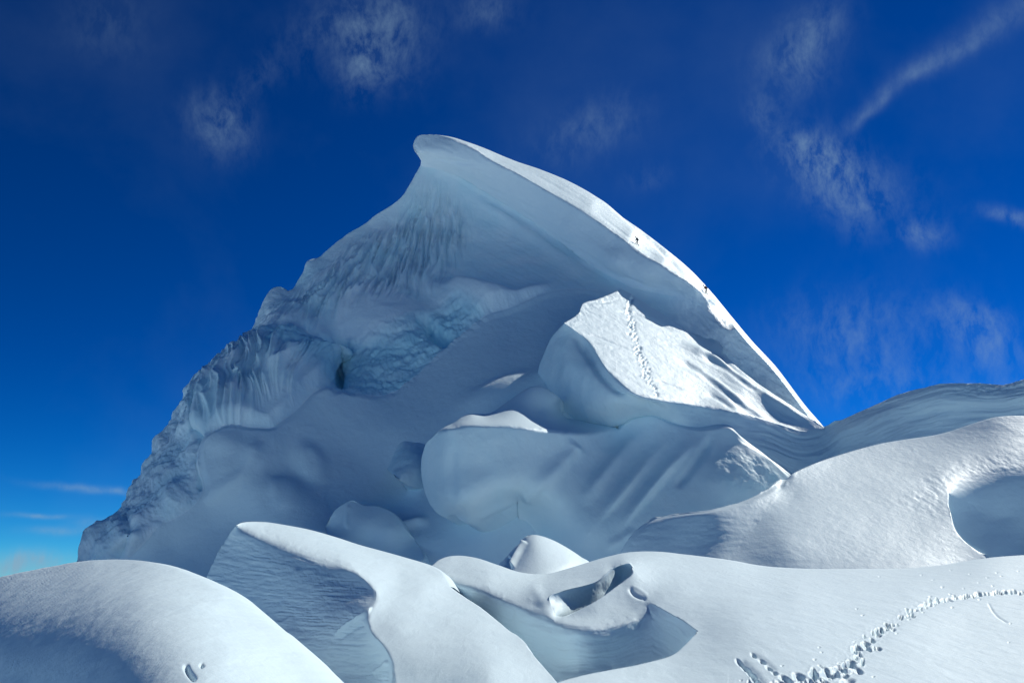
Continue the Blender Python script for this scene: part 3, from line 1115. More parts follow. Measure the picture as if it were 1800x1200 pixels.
    for k in range(115):
        a = rng.random()
        i = int(a * (len(tr) - 1))
        wd = 1.8 + 2.4 * math.sin(math.pi * min(1, a * 1.1)) + 1.2 * a
        cx, cy = tr[i, 0] + rng.normal() * wd * .7, tr[i, 1] + rng.normal() * 3
        rr = 1.2 + rng.random() * 1.2
        t -= (0.12 + 0.14 * rng.random()) * np.exp(-(((x - cx) / rr) ** 2 + ((y - cy) / (rr * .75)) ** 2))
        if k % 3 == 0:
            t += 0.10 * np.exp(-(((x - cx + 3) / rr) ** 2 + ((y - cy + 2) / rr) ** 2))
    d += sun * np.clip(t, -1.0, 0.5)
    S.push(d)
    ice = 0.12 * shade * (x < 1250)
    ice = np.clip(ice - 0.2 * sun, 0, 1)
    root = empty('serac_ridge', (10, 125, 0),
                 label='tilted snow block with a footprint track down its sunlit face, running on into the saddle ridge',
                 category='serac', kind='structure')
    S.finish({'sunlit_face': (M_far, ['sunlit_face'], root), 'overhanging_face': (M_mid, ['shaded_face'], root),
              },
             rims=[('crown', (8, 20, 0), 6, 30), ('crest', (10, 14, 0), 6, 40), ('saddle', (4, 18, 0), 6, 10),
                   ('block_left', (8, 26, -4), 6, 6)],
             attrs={'ice': ice})
    x, y = W.P[:, 0], W.P[:, 1]
    wall, shelf = W.mask('wall'), W.mask('shelf')
    # ribs of the wall
    r = np.zeros(len(x))
    r += W.stroke([(1185, 760), (1150, 800), (1110, 850), (1060, 905), (1040, 930)], 12, 1.0, 0.45, 8, skew=.3)
    r += W.stroke([(1230, 765), (1200, 800), (1160, 845), (1125, 885), (1085, 935)], 11, 1.2, 0.40, 7, skew=.3)
    r += W.stroke([(1140, 750), (1090, 800), (1040, 860), (1020, 890)], 12, 0.8, 0.3)
    r += W.stroke([(1255, 760), (1225, 810), (1185, 860)], 8, -0.8, 0.25)
    r += W.stroke([(1120, 930), (1090, 950), (1060, 965)], 9, 0.4, 0.3)
    r += W.bump(1310, 835, 62, 46, 20, 1.6, 3.0)
    # the rounded boulder: a blunt prow with a flat right facet
    r += W.stroke([(800, 775), (795, 810), (795, 850), (802, 895)], 9, -0.35, 0.3)
    r += W.stroke([(835, 914), (870, 895), (905, 880)], 6, 0.35, 0.2)
    r += W.stroke([(1017, 777), (970, 830), (915, 880)], 14, 0.9, 0.1)
    d = r * wall
    lump = W.blob([(1250, 800), (1300, 790), (1370, 840), (1340, 870), (1290, 870), (1262, 850)], 10)
    d += lump * .25 * fbm(W.V / 2.5, 4, .6)
    d += wall * (0.20 * fbm(W.V / 5.0, 5, .55) + 0.3 * fbm(W.V / 14.0, 3))
    d *= sstep(0, 8, W.dist('undercut')[0])
    W.push(d)
    W.finish({'boulder_wall': (M_mid, ['wall'], root), 'snow_shelf': (M_mid, ['shelf'], root)},
             rims=[('boulder_left', (10, 22, -4), 6, 6), ('shelf_top', (4, 14, 0), 5, 14), ('wall_foot', (0, 20, -10), 3, 6),
                   ('undercut', (0, 6, 4), 3, 0)],
             attrs={'ice': 0.10 * wall + 0.15 * lump})
    return S, root


# ------------------------------------------------------------------ lesser mounds standing in the shaded basin
def mound(name, label, category, outline, Ys, ctrl, mat, rim=(4, 14, -2), drop=6, relief=0.2, jag=0.3, ice=0.1, extra=None, step=6.0, hidden_from=None, kind=None, far=1.0):
    S = Sheet(step=step, levels=2)
    n = hidden_from if hidden_from is not None else len(outline) - 1
    Yd = {k: Ys[k] for k in Ys}
    full = with_depth(outline, Yd)
    a = [tuple(p[:2]) for p in full[:n + 1]]
    b = [tuple(p[:2]) for p in full[n:]] + [tuple(full[0, :2])]
    c1 = with_depth(a, {0: Yd[0], len(a) - 1: 1 / full[n, 2]}) if False else full[:n + 1]
    S.curves['rim'] = spline(full[:n + 1], S.step)
    S.curves['hid'] = spline(np.vstack([full[n:], full[:1]]), S.step)
    if jag:
        c = S.curves['rim']
        t = np.arange(len(c)) * S.step
        off = perlin(np.column_stack([t / 17., np.full(len(c), outline[0][0] * .37), t * 0])) * jag
        off[[0, -1]] = 0
        c[:, 1] += off
    S.region('body', ['rim', 'hid'], ctrl)
    S.scale_depth(far)
    S.mesh()
    S.place()
    d = relief * fbm(S.V / 4.0, 4)
    if extra:
        d = d + extra(S)
    S.push(d)
    o = S.finish({name: (mat, ['body'], None)}, rims=[('rim', rim, 5, drop)], attrs={'ice': np.full(len(S.P), ice)})[0]
    tag(o, label=label, category=category)
    if kind:
        o['kind'] = kind
    return o


def build_mounds():
    mound('ice_block', 'small blue ice block half buried left of the big boulder', 'ice block',
          [(674, 818), (680, 800), (690, 778), (701, 767), (716, 763), (730, 768), (745, 772), (775, 790), (775, 860), (740, 858), (715, 850), (695, 838)],
          {0: 137, 4: 137, 7: 133, 9: 128}, [(700, 810, 131), (735, 800, 128.5), (730, 835, 127)], M_mid, relief=0.35, ice=0.35, far=1.34)
    mound('snow_mound', 'low rounded snow mound with a pale edge at the bottom of the shaded basin', 'snow mound',
          [(572, 925), (590, 895), (606, 884), (618, 879), (640, 887), (665, 889), (690, 900), (706, 918), (713, 930), (722, 940), (732, 952),
           (740, 965), (745, 980), (700, 1010), (600, 1000), (575, 960)],
          {0: 107, 3: 107, 6: 106, 8: 105, 10: 105, 12: 102, 14: 101},
          [(600, 920, 105.4), (612, 915, 105), (650, 915, 104.6), (690, 930, 104), (650, 950, 104.2)], M_mid, relief=0.10, far=1.54,
          extra=lambda S: S.stroke([(616, 886), (610, 900), (609, 930)], 4, 0.25, .2))


# ------------------------------------------------------------------ the dune ridge on the right
def build_dune():
    S = Sheet(step=7.0, levels=2)
    S.curve('crest', [(1085, 985), (1092, 969), (1104, 948), (1125, 923), (1146, 906), (1165, 901), (1183, 898), (1246, 890), (1300, 877),
                      (1342, 860), (1383, 837), (1425, 817), (1467, 802), (1550, 779), (1654, 762), (1717, 742), (1750, 733), (1800, 731), (1900, 745), (1980, 780)],
            {0: 59.5, 4: 60, 7: 57.5, 9: 59.5, 10: 61.8, 11: 64, 12: 66, 13: 68.5, 16: 69.4, -1: 69}, jag=0.2)
    S.curve('spur', [(1375, 850), (1366, 868), (1350, 892), (1328, 922), (1308, 946), (1290, 968), (1275, 985), (1262, 1020)],
            {0: 61.8, 1: 60, 2: 58, 4: 55.2, 6: 53.5, -1: 52}, jag=0.2)
    S.curve('foot_left', [(1085, 985), (1090, 1030), (1180, 1030), (1262, 1020)], {0: 59.5, 1: 57, -1: 52})
    S.curve('foot', [(1262, 1020), (1425, 1030), (1600, 1030), (1740, 1010), (1980, 1000), (1980, 780)],
            {0: 52, 1: 50.5, 2: 50.5, 3: 53, 4: 59, 5: 69})
    S.curve('spur_top', [(1342, 860), (1375, 850)], {0: 68, 1: 64})
    cr = S.curves['crest']
    k = int(np.argmin(np.hypot(cr[:, 0] - 1383, cr[:, 1] - 837)))
    # one surface; the spur is a softened crease inside it
    S.region('left_side', ['cl'] if False else [], []) if False else None
    lf = plane_depth((-.55, -.55, .62), (1308, 946, 54))
    rf = plane_depth((.05, -.47, .88), (1308, 946, 54))
    A, B = cr[:k + 1].copy(), cr[k:].copy()
    del S.curves['crest'], S.curves['spur_top']
    S.curves['crest_a'], S.curves['crest_b'] = A, B
    sp = S.curves['spur']
    S.curves['spur'] = np.vstack([cr[k:k + 1], sp[1:]])
    S.region('left_side', ['crest_a', 'spur', '-foot_left'],
             [(x_, y_, lf(x_, y_)) for x_, y_ in ((1160, 950), (1220, 930), (1180, 985), (1240, 960))])
    S.curve('brow', [(1668, 868), (1675, 855), (1690, 845), (1720, 836), (1760, 830), (1800, 828), (1900, 832), (1980, 845)], {0: 60.8, 2: 62.2, 3: 62.9, 5: 63.3, -1: 64.5})
    S.curve('hollow_edge', [(1668, 868), (1667, 885), (1671, 900), (1679, 929), (1690, 945), (1704, 958), (1720, 969), (1737, 977), (1760, 1010), (1980, 1000)],
            {0: 60.8, 2: 58, 3: 56.3, 5: 54.6, 7: 53.6, 8: 53, 9: 59}, jag=.15)
    S.curve('inner', [(1668, 868), (1669.5, 885), (1673, 900), (1681, 928), (1692, 943.5), (1705.5, 956), (1721, 967), (1738, 975), (1762, 1007), (1984, 985)],
            {0: 60.8, 1: 60.9, 2: 61, 3: 60.8, 5: 60.4, 7: 60, 8: 59.5, 9: 60}, jag=0)
    S.curve('right_a', [(1980, 845), (1986, 920), (1984, 985)], {0: 64.5, -1: 60})
    S.curve('right_b', [(1984, 985), (1980, 1000)], {0: 60, -1: 59})
    S.region('sliver', ['inner', 'right_b', '-hollow_edge'])
    S.region('hollow', ['brow', 'right_a', '-inner'], [(1700, 890, 62), (1720, 920, 61.6), (1760, 900, 62.8), (1740, 965, 60.4), (1800, 900, 62.6), (1800, 960, 61.4), (1860, 920, 62.4)])
    S.region('right_side', ['crest_b', 'foot', '-spur'],
             [(x_, y_, rf(x_, y_)) for x_, y_ in ((1450, 880), (1560, 860), (1380, 960), (1500, 960), (1600, 950))]
             + [(1720, 790, 66.4), (1800, 785, 66.3)])
    S.ctrl['right_side'] = np.vstack([S.ctrl['right_side'], S.curves['brow'][::3], S.curves['hollow_edge'][::3]])
    S.mesh()
    S.drop('sliver')
    S.soften('brow', 85, 700, only=lambda t: sstep(0.0, 0.10, t))
    S.soften('spur', 30, 200, only=lambda t: 1 - 0.9 * sstep(0.2, 0.5, t))
    S.place()
    x, y = S.P[:, 0], S.P[:, 1]
    d = np.zeros(len(x))
    ed = sstep(0, 14, np.minimum(S.dist('crest_a')[0], S.dist('crest_b')[0]))
    rip = S.blob([(1560, 880), (1640, 830), (1720, 800), (1800, 790), (1860, 800), (1800, 850), (1700, 850), (1670, 900), (1640, 910)], 26)
    q = np.column_stack([(x * .85 + y * .5) / 22.0, (y * .85 - x * .5) / 9.0, 0 * x])
    d += 0.05 * rip * (1 - S.mask('hollow')) * sstep(0, 14, S.dist('hollow_edge')[0]) * fbm(q, 4, .6)
    d += -0.24 * np.exp(-(S.dist('crest_a')[0] / 7.5) ** 2) * sstep(1100, 1160, x)
    d += ed * (0.02 * fbm(np.column_stack([x / 60., y / 16., 0 * x]), 4) + 0.06 * fbm(S.V / 9.0, 2))
    d += ed * S.mask('left_side') * 0.03 * fbm(np.column_stack([x / 30., y / 9., 0 * x + 5]), 4)
    S.push(d)
    root = empty('snow_dune', (25, 60, 0), label='big rounded snow dune on the right with a shaded hollow at its end', category='snow dune', kind='structure')
    S.finish({'dune_body': (M_mid, ['left_side', 'right_side', 'hollow'], root)},
             rims=[('crest_a', (4, 12, 0), 6, 12), ('crest_b', (4, 16, 0), 6, 10), ('foot_left', (0, 4, -6), 2, 2), ('hollow_edge', (1.0, 2.4, -.8), 4, 2), ('inner', (-1.2, .2, -.3), 2, 0)])
    return S, root


# ------------------------------------------------------------------ foreground
def track_points():
    return [(1290, 1215), (1380, 1200), (1440, 1195), (1480, 1175), (1505, 1150), (1540, 1118), (1575, 1090), (1612, 1068), (1655, 1055), (1700, 1046), (1750, 1040), (1830, 1038), (1900, 1036)]


def wall_ctrl(top, steps, inside=lambda x, y: True):
    """Guide points of a steep wall hanging from a lip: each step is (photo rows below the lip, relative approach)."""
    out = []
    for x_, y_, iv in top[6:-3:6]:
        for dy, f in steps:
            if inside(x_, y_ + dy) and not (dy < 50 and 1040 < x_ < 1160) and not 1098 < x_ < 1160:
                out.append((x_, y_ + dy, (1 - f) / iv))
    return out


def build_field():
    S = Sheet(step=6.0, levels=2)
    S.curve('crest', [(744, 1000), (758, 994), (771, 984), (786, 978), (807, 976), (837, 980), (874, 992), (914, 1005), (960, 1008), (1000, 998), (1036, 987),
                      (1067, 978), (1106, 970), (1158, 969), (1196, 973), (1279, 983), (1342, 994), (1425, 999), (1508, 999), (1592, 998),
                      (1675, 990), (1737, 980), (1800, 975), (1960, 968)],
            {0: 36, 4: 40, 7: 37, 10: 41, 12: 44, 17: 40, 19: 40, -1: 44})
    S.curve('gully_lip', [(744, 1000), (770, 1008), (801, 1021), (847, 1034), (889, 1053), (926, 1071), (963, 1086), (993, 1096), (1021, 1100), (1067, 1095),
                          (1103, 1083), (1126, 1072), (1138, 1058)],
            {0: 36, 2: 32.5, 4: 29.5, 6: 27, 8: 25.5, 10: 26.2, -1: 27}, jag=0.15)
    S.curve('bank_lip', [(1138, 1058), (1158, 1066), (1180, 1079), (1204, 1092), (1227, 1109)], {0: 27, 3: 23.4, 4: 21.8}, jag=0.15)
    S.curve('near_edge', [(1227, 1109), (1204, 1133), (1183, 1150), (1128, 1166), (1082, 1175), (1021, 1187), (980, 1199), (930, 1222)],
            {0: 21.8, 2: 19.3, 4: 17.4, 6: 15.5, -1: 14.3}, jag=0.2)
    S.curve('bottom', [(930, 1222), (940, 1290), (1300, 1290), (1960, 1290), (1960, 1100), (1960, 968)], {0: 14.3, 1: 12, 3: 12, 4: 22, 5: 44})
    # the slot behind the ramp is an opening; its wall is a separate surface behind it
    S.curve('slot_top', [(976, 1083), (969, 1066), (966, 1048), (982, 1041), (1006, 1034), (1030, 1028), (1051, 1020), (1076, 1000), (1097, 991), (1107, 990), (1112, 996)],
            {0: 27.6, 2: 28.6, 4: 29.4, 6: 30.4, 8: 32.2, -1: 31.5}, jag=0.2)
    S.curve('slot_front', [(1112, 996), (1111, 1007), (1098, 1019), (1082, 1031), (1051, 1053), (1018, 1071), (990, 1083), (976, 1083)],
            {0: 31.5, 1: 30.6, 3: 29.1, 5: 27.6, -1: 27.6}, jag=0.2)
    S.region('hole', ['slot_top', 'slot_front'])
    S.region('field', ['crest', '-bottom', '-near_edge', '-bank_lip', '-gully_lip'],
             [(1500, 1100, 21.5), (1700, 1100, 22.5), (1300, 1100, 21.0), (1300, 1200, 15.3), (1600, 1200, 15.2), (1850, 1150, 18.5),
              (1200, 1030, 29), (1400, 1040, 28.5), (1600, 1040, 29.5), (1800, 1030, 31), (1126, 1035, 28.6), (1150, 1045, 28),
              (900, 1040, 30.5), (930, 1050, 29.2), (800, 1000, 35.5), (860, 1015, 33), (1050, 1075, 27), (1100, 1050, 28.2), (1080, 1000, 36)])
    S.curve('low', [(1227, 1109), (1203.5, 1130.3), (1182, 1147.5), (1127, 1163.5), (1081, 1172.5), (1020, 1184.5), (979, 1196.5), (940, 1205), (890, 1180), (820, 1120), (760, 1060), (744, 1000)],
            {0: 21.8, 1: 23.1, 2: 24.5, 3: 25.5, 4: 25.6, 5: 25.3, 6: 25.3, 8: 27.0, 9: 29.4, 10: 32.4, 11: 36})
    top = np.vstack([S.curves['gully_lip'], S.curves['bank_lip'][1:]])
    S.region('gully', ['gully_lip', 'bank_lip', 'low'], wall_ctrl(top, [(18, .0008), (45, .0022), (80, .004)], inside=lambda x_, y_: in_poly(np.array([x_]), np.array([y_]), np.vstack([top, S.curves['low']]))[0]))
    hole = np.vstack([S.curves['slot_top'], S.curves['slot_front'][1:]])
    S.ctrl['field'] = np.vstack([S.ctrl['field'], hole[::3]])
    S.mesh()
    S.drop('hole')
    S.soften('gully_lip', 11, 40)
    S.place()
    x, y = S.P[:, 0], S.P[:, 1]
    d = np.zeros(len(x))
    ed = sstep(0, 16, np.minimum(np.minimum(S.dist('crest')[0], S.dist('near_edge')[0]), S.dist('bank_lip')[0]))
    d += ed * (0.035 * fbm(S.V / np.array([3.0, 3.0, 3.0]), 3) + 0.006 * fbm(S.V / .35, 3))
    # ramp and little col between the gully and the slot
    d += S.stroke([(930, 1022), (948, 1050), (966, 1078), (985, 1095)], 11, 0.06, 0.3)
    d += S.stroke([(1106, 1030), (1112, 1042), (1124, 1049), (1138, 1052)], 3.4, -0.06, 0.15)
    d += S.stroke([(1108, 1027), (1122, 1034), (1140, 1047)], 3.0, 0.02, 0.2)
    # footprints: a trodden line, widening towards the camera
    tr = spline([(a, b, 0) for a, b in track_points()], 4)
    td, ts, tg = polydist(x, y, tr)
    wpx = np.interp(x, [1290, 1480, 1560, 1650, 1720, 1900], [20, 26, 20, 9, 5, 5])
    trench = -0.012 * np.exp(-(td / wpx) ** 2) - 0.015 * np.exp(-(td / np.where(tg < 0, 1.2, 6.5)) ** 2) * sstep(1600, 1680, x)
    d += trench * ((x > 1280) * 1.0)
    prints = []
    pos = 0.0
    lens = polydist(tr[:, 0], tr[:, 1], tr)[1]
    r2 = np.random.default_rng(21)
    for k in range(150):
        a = r2.random() ** 1.25
        i = int((1 - a) * (len(tr) - 1)) if False else int(a * (len(tr) * .80))
        cx, cy = tr[i, :2]
        w_ = np.interp(cx, [1290, 1480, 1560, 1650, 1760, 1900], [17, 20, 15, 7, 3, 3])
        o1, o2 = r2.normal() * w_ * .62, r2.normal() * w_ * .3
        tx, ty = tr[min(i + 1, len(tr) - 1), :2] - tr[max(i - 1, 0), :2]
        n_ = math.hypot(tx, ty)
        px_, py_ = cx - ty / n_ * o1 + tx / n_ * o2, cy + tx / n_ * o1 * .6 + ty / n_ * o2
        sz = np.interp(cy, [1040, 1100, 1200], [2.2, 3.6, 7.0]) * (0.7 + .6 * r2.random())
        prints.append((px_, py_, sz, 0.10 + 0.08 * r2.random(), math.radians(-35 + 25 * r2.normal())))
    for (px_, py_, sz, dep, an) in [(1300, 1162, 7, .12, -.6), (1312, 1172, 8, .14, -.6), (1322, 1182, 8, .14, -.6), (1330, 1192, 8, .14, -.6),
                                    (1325, 1150, 5, .1, -.6), (1340, 1160, 6, .1, -.5), (1352, 1172, 6, .12, -.5), (1362, 1180, 6, .1, -.5),
                                    (1405, 1185, 10, .16, -.3), (1432, 1183, 9, .14, -.3), (1455, 1183, 11, .16, -.3), (1465, 1172, 6, .12, 0),
                                    (1497, 1165, 8, .14, -.6), (1510, 1176, 8, .14, -.6), (1490, 1195, 11, .14, 0), (1378, 1188, 8, .12, -.3),
                                    (1535, 1188, 2.5, .08, 0), (1440, 1136, 2.2, .06, 0), (1444, 1145, 2.2, .06, 0), (1432, 1158, 2.6, .06, 0)]:
        prints.append((px_, py_, sz, dep, an))
    for k in range(46):          # scattered crumb dents beside the track
        i = int(r2.random() * (len(tr) * .8))
        prints.append((tr[i, 0] + r2.normal() * 30, tr[i, 1] + r2.normal() * 14 - 6, 1.6 + r2.random(), .05, 0))
    for px_, py_ in ((1546, 1012), (1620, 1010), (1671, 1002), (1704, 1008), (1752, 1006), (1720, 1023), (1640, 1018), (1773, 1128), (1776, 1095), (1790, 1003), (1735, 1014), (1760, 1012)):
        prints.append((px_, py_, 1.7, .05, 0))
    for k in range(95):          # the far end, where the steps run together
        i = int(len(tr) * (.56 + .40 * r2.random()))
        prints.append((tr[i, 0] + r2.normal() * 1.5, tr[i, 1] + r2.normal() * 1.6, 1.9 + 1.4 * r2.random(), .10 + .06 * r2.random(), -.2))
    f = np.zeros(len(x))
    for (cx, cy, sz, dep, an) in prints:
        m = (np.abs(x - cx) < sz * 3.2) & (np.abs(y - cy) < sz * 3.2)
        if not m.any():
            continue
        ux = (x[m] - cx) * math.cos(an) - (y[m] - cy) * math.sin(an)
        uy = (x[m] - cx) * math.sin(an) + (y[m] - cy) * math.cos(an)
        r = np.hypot(ux / sz, uy / (sz * np.where(uy > 0, .75, .30)))
        f[m] += .52 * dep * (-np.exp(-r ** 4)) + dep * .03 * np.exp(-((r - 1.45) / .35) ** 2)
    rough = np.exp(-(td / (wpx * .8)) ** 2) * sstep(1700, 1600, x) * (x > 1280)
    f += 0.014 * rough * fbm(np.column_stack([x / 7., y / 4., 0 * x]), 4, .6)
    f += -0.045 * S.stroke([(1298, 1160), (1322, 1180), (1345, 1205)], 6, 1, .15) - 0.025 * S.stroke([(1315, 1145), (1345, 1163), (1368, 1182)], 4, 1, .2)
    gm = S.mask('gully')
    gd, gs, _ = polydist(x, y, top)
    q = np.column_stack([gs / 60., gd / 10. + .7 * perlin(np.column_stack([x / 50., y / 50., 0 * x])), 0 * x])
    d = d * (1 - gm * sstep(0, 3, gd)) + gm * sstep(2, 12, gd) * (0.035 * fbm(q, 4, .55) + 0.05 * fbm(S.V / 1.2, 3) + .012 * fbm(S.V / .3, 4))
    d += gm * (S.stroke([(905, 1090), (960, 1110), (1040, 1118), (1120, 1120)], 6, .03, .3) + S.stroke([(1138, 1062), (1142, 1075), (1150, 1090)], 3, -.03, .2))
    d += np.clip(f, -.14, .03)
    # thin old ski-pole line
    d += S.stroke([(1735, 1055), (1750, 1080), (1775, 1097)], 1.5, -0.02, 0.2)
    S.push(d)
    root = empty('snow_field', (6, 25, -1), label='bright open snowfield in the right foreground crossed by a trodden track', category='snowfield', kind='structure')
    S.finish({'field_surface': (M_near, ['field', 'gully'], root)},
             rims=[('crest', (0, 14, 0), 6, 5), ('near_edge', (-.6, .9, -1.3), 4, 1.2), ('slot_front', (-.2, .3, -.9), 3, .6), ('bottom', (0, -6, -2), 3, 3), ('low', (0, -.2, -1.5), 3, .5)])
    # the wall inside the slot
    K = Sheet(step=5.0, levels=2)
    K.curves['top'] = S.curves['slot_top'].copy()
    K.curve('low', [(1112, 996), (1125, 1020), (1100, 1045), (1040, 1085), (985, 1100), (976, 1083)], {0: 31.5, 1: 32.3, 2: 31.8, 3: 30.6, 4: 29.4, 5: 27.6})
    K.region('slot', ['top', 'low'], [(1090, 1010, 32.5), (1060, 1035, 31.2), (1030, 1050, 30.2), (1000, 1060, 29.6), (985, 1060, 29.1)])
    K.mesh()
    K.place()
    d = 0.05 * fbm(K.V / .7, 4, .6) * sstep(0, 5, K.dist('top')[0])
    K.push(d)
    K.finish({'slot_wall': (M_near, ['slot'], root)})
    return S, root


def build_wave():
    S = Sheet(step=6.0, levels=2)
    S.curve('crest', [(415, 923), (424, 918), (437, 916), (467, 917), (500, 922), (542, 930), (582, 941), (625, 955), (708, 978), (758, 994), (776, 1006), (792, 1031)],
            {0: 30, 3: 33, 6: 34, 9: 33, 10: 31.5, -1: 29})
    S.curve('flank', [(792, 1031), (828, 1056), (859, 1077), (889, 1102), (920, 1126), (932, 1144), (954, 1169), (980, 1199), (1015, 1235), (1040, 1290)],
            {0: 29, 2: 24.5, 4: 20, 5: 18.4, 7: 15.5, -1: 12}, jag=0.2)
    S.curve('lip', [(415, 923), (437, 925), (479, 942), (521, 959), (562, 976), (604, 992), (625, 1004), (642, 1017), (655, 1030), (661, 1042), (661, 1052), (655, 1066), (648, 1080),
                    (648, 1098), (654, 1113), (668, 1128), (679, 1142), (687, 1158), (690, 1172), (692, 1200), (692, 1290)],
            {0: 30, 2: 28.8, 4: 27, 7: 24.8, 9: 23.4, 11: 22, 13: 20.6, 16: 18.4, 19: 16.2, -1: 13.5}, jag=0.2)
    S.curve('left', [(415, 923), (406, 934), (396, 951), (386, 965), (379, 978), (369, 1000), (360, 1022), (340, 1060)],
            {0: 30, 2: 30.8, -1: 31}, jag=0.8)
    S.curve('bottom', [(340, 1060), (420, 1160), (520, 1290), (692, 1290)], {0: 31, 1: 28, 2: 23.5, 3: 13.5})
    S.curve('floor', [(692, 1290), (860, 1292), (1040, 1290)], {0: 13.5, 2: 12})
    S.region('sunlit', ['crest', 'flank', '-floor', '-lip'],
             [(700, 1010, 28.5), (750, 1080, 22.4), (800, 1150, 17.4), (720, 1150, 17.8), (600, 965, 30.2), (560, 950, 31), (680, 1060, 22.8), (860, 1180, 15.2), (740, 1040, 25.5), (700, 1100, 20.4)])
    S.region('shaded', ['lip', '-bottom', '-left'],
             [(440, 960, 29.3), (420, 1000, 29.4), (500, 1000, 27.4), (560, 1030, 25.8), (620, 1050, 24.3), (450, 1080, 27.8), (520, 1090, 25.8), (590, 1100, 23.6),
              (600, 1150, 22.9), (560, 1180, 23.6), (650, 1160, 20.5), (500, 1150, 25.2), (640, 1110, 21.6), (665, 1180, 19.4), (600, 1200, 22.6)])
    S.mesh()
    S.soften('lip', 20, 120, only=lambda t: 1 - sstep(0.30, 0.42, t))
    S.soften('lip', 6, 8)
    S.place()
    x, y = S.P[:, 0], S.P[:, 1]
    sh, su = S.mask('shaded'), S.mask('sunlit')
    ld, ls, _ = S.dist('lip')
    d = np.zeros(len(x))
    lay = (y - 0.42 * x * sstep(1150, 960, y)) / 10.5
    q = np.column_stack([x / 70., lay + .8 * perlin(np.column_stack([x / 60., y / 60., 0 * x])), 0 * x])
    d += sh * sstep(4, 16, ld) * 0.05 * fbm(q, 4, .58) * (0.55 + 0.9 * fbm(np.column_stack([x / 70., y / 45., 0 * x + 9]), 2))
    d += sh * 0.035 * fbm(np.column_stack([x / 22., y / 9., 0 * x + 3]), 4, .6) * sstep(4, 30, ld)
    d += S.stroke([(532, 985), (515, 1015), (505, 1045), (490, 1090), (475, 1120)], 6, 0.04, .2) * sh
    d += S.stroke([(587, 1118), (604, 1103), (622, 1090), (644, 1078), (656, 1066)], 3.0, 0.07, .12) * sh
    d += S.stroke([(592, 1124), (612, 1110), (640, 1094)], 5.0, -0.05, .12) * sh
    d += S.stroke([(584, 1120), (580, 1150), (575, 1200)], 3, -0.025, .1) * sh
    d += S.stroke([(655, 1185), (670, 1172), (684, 1160)], 4, 0.04, .2) * sh
    d += S.stroke([(478, 1112), (495, 1095), (520, 1080)], 4, 0.03, .2) * sh
    d += 0.04 * su * fbm(S.V / 2.5, 3) * sstep(0, 14, S.dist('crest')[0])
    S.push(d)
    root = empty('snow_wave', (-3, 25, -1), label='wave-shaped snow drift in the middle foreground with a layered shaded side', category='snow drift', kind='structure')
    S.finish({'drift_top': (M_near, ['sunlit'], root), 'layered_side': (M_near, ['shaded'], root)},
             rims=[('crest', (1, 8, 0), 6, 4), ('flank', (1.0, 1.2, -1.2), 4, 2), ('left', (1.5, 8, 0), 4, 4)])
    return S, root


def build_dome():
    S = Sheet(step=7.0, levels=2)
    S.curve('crest', [(-120, 1048), (-60, 1031), (0, 1014), (62, 1001), (142, 987), (175, 984), (208, 983), (258, 986), (308, 999), (354, 1021), (387, 1042), (400, 1055),
                      (437, 1088), (462, 1109), (500, 1147), (546, 1200), (600, 1290)],
            {0: 19, 3: 17.5, 6: 16, 8: 14.3, 11: 12.2, 13: 10.9, 15: 9.2, -1: 7.6}, jag=0.12)
    S.curve('rest', [(600, 1290), (300, 1300), (0, 1300), (-120, 1290), (-120, 1048)], {0: 7.6, 1: 6.6, 2: 9.0, 3: 11.5, 4: 19})
    S.region('dome', ['crest', 'rest'],
             [(60, 1050, 13.9), (180, 1020, 13.4), (250, 1060, 10.6), (330, 1100, 9.2), (250, 1150, 8.2), (400, 1150, 8.3), (350, 1220, 7.1), (480, 1230, 7.6),
              (120, 1150, 9.7), (0, 1150, 11.5), (-60, 1210, 11.8), (60, 1230, 9.5)])
    S.mesh()
    S.place()
    x, y = S.P[:, 0], S.P[:, 1]
    lf = sstep(260, 60, x + (y - 1100) * -.2)
    d = 0.012 * fbm(S.V / np.array([.5, .22, .3]), 5, .6) * lf + 0.02 * fbm(S.V / 1.5, 3) + .003 * fbm(S.V / .25, 4)
    d += S.stroke([(325, 1165), (332, 1180), (345, 1195)], 4, -.05, .2) + S.stroke([(352, 1165), (358, 1172)], 3, -.03, .2)
    S.push(d)
    o = S.finish({'snow_dome': (M_near, ['dome'], None)}, rims=[('crest', (.5, 6, 0), 6, 3), ('rest', (0, -3, -1), 2, 2)])[0]
    tag(o, label='smooth bright snow dome in the near left foreground', category='snow dome', kind='structure')


def build_cone():
    mound('snow_cone', 'small pointed snow cone poking up behind the foreground drifts', 'snow cone',
          [(872, 996), (884, 984), (896, 971), (905, 960), (914, 951), (923, 943), (932, 940), (942, 939.5), (954, 942), (968, 947), (981, 953), (1006, 968), (1022, 979), (1036, 988),
           (1045, 1020), (960, 1030), (880, 1020)],
          {0: 52, 4: 52, 6: 51, 9: 51, 13: 50, 15: 40, 16: 42},
          [(925, 960, 48.5), (960, 975, 45.5), (940, 1000, 42.5), (900, 1000, 44.5), (910, 980, 46.8), (1000, 990, 45)],
          M_near, relief=0.03, jag=0, ice=0, rim=(2, 8, 0), drop=8, step=5,
          extra=lambda S: S.stroke([(917, 952), (903, 975), (890, 1000)], 3.5, -.30, .1) + S.stroke([(924, 950), (912, 972), (899, 998)], 3.5, .25, .1)
          + S.stroke([(897, 978), (893, 988)], 3, -.25, .2), kind='structure')


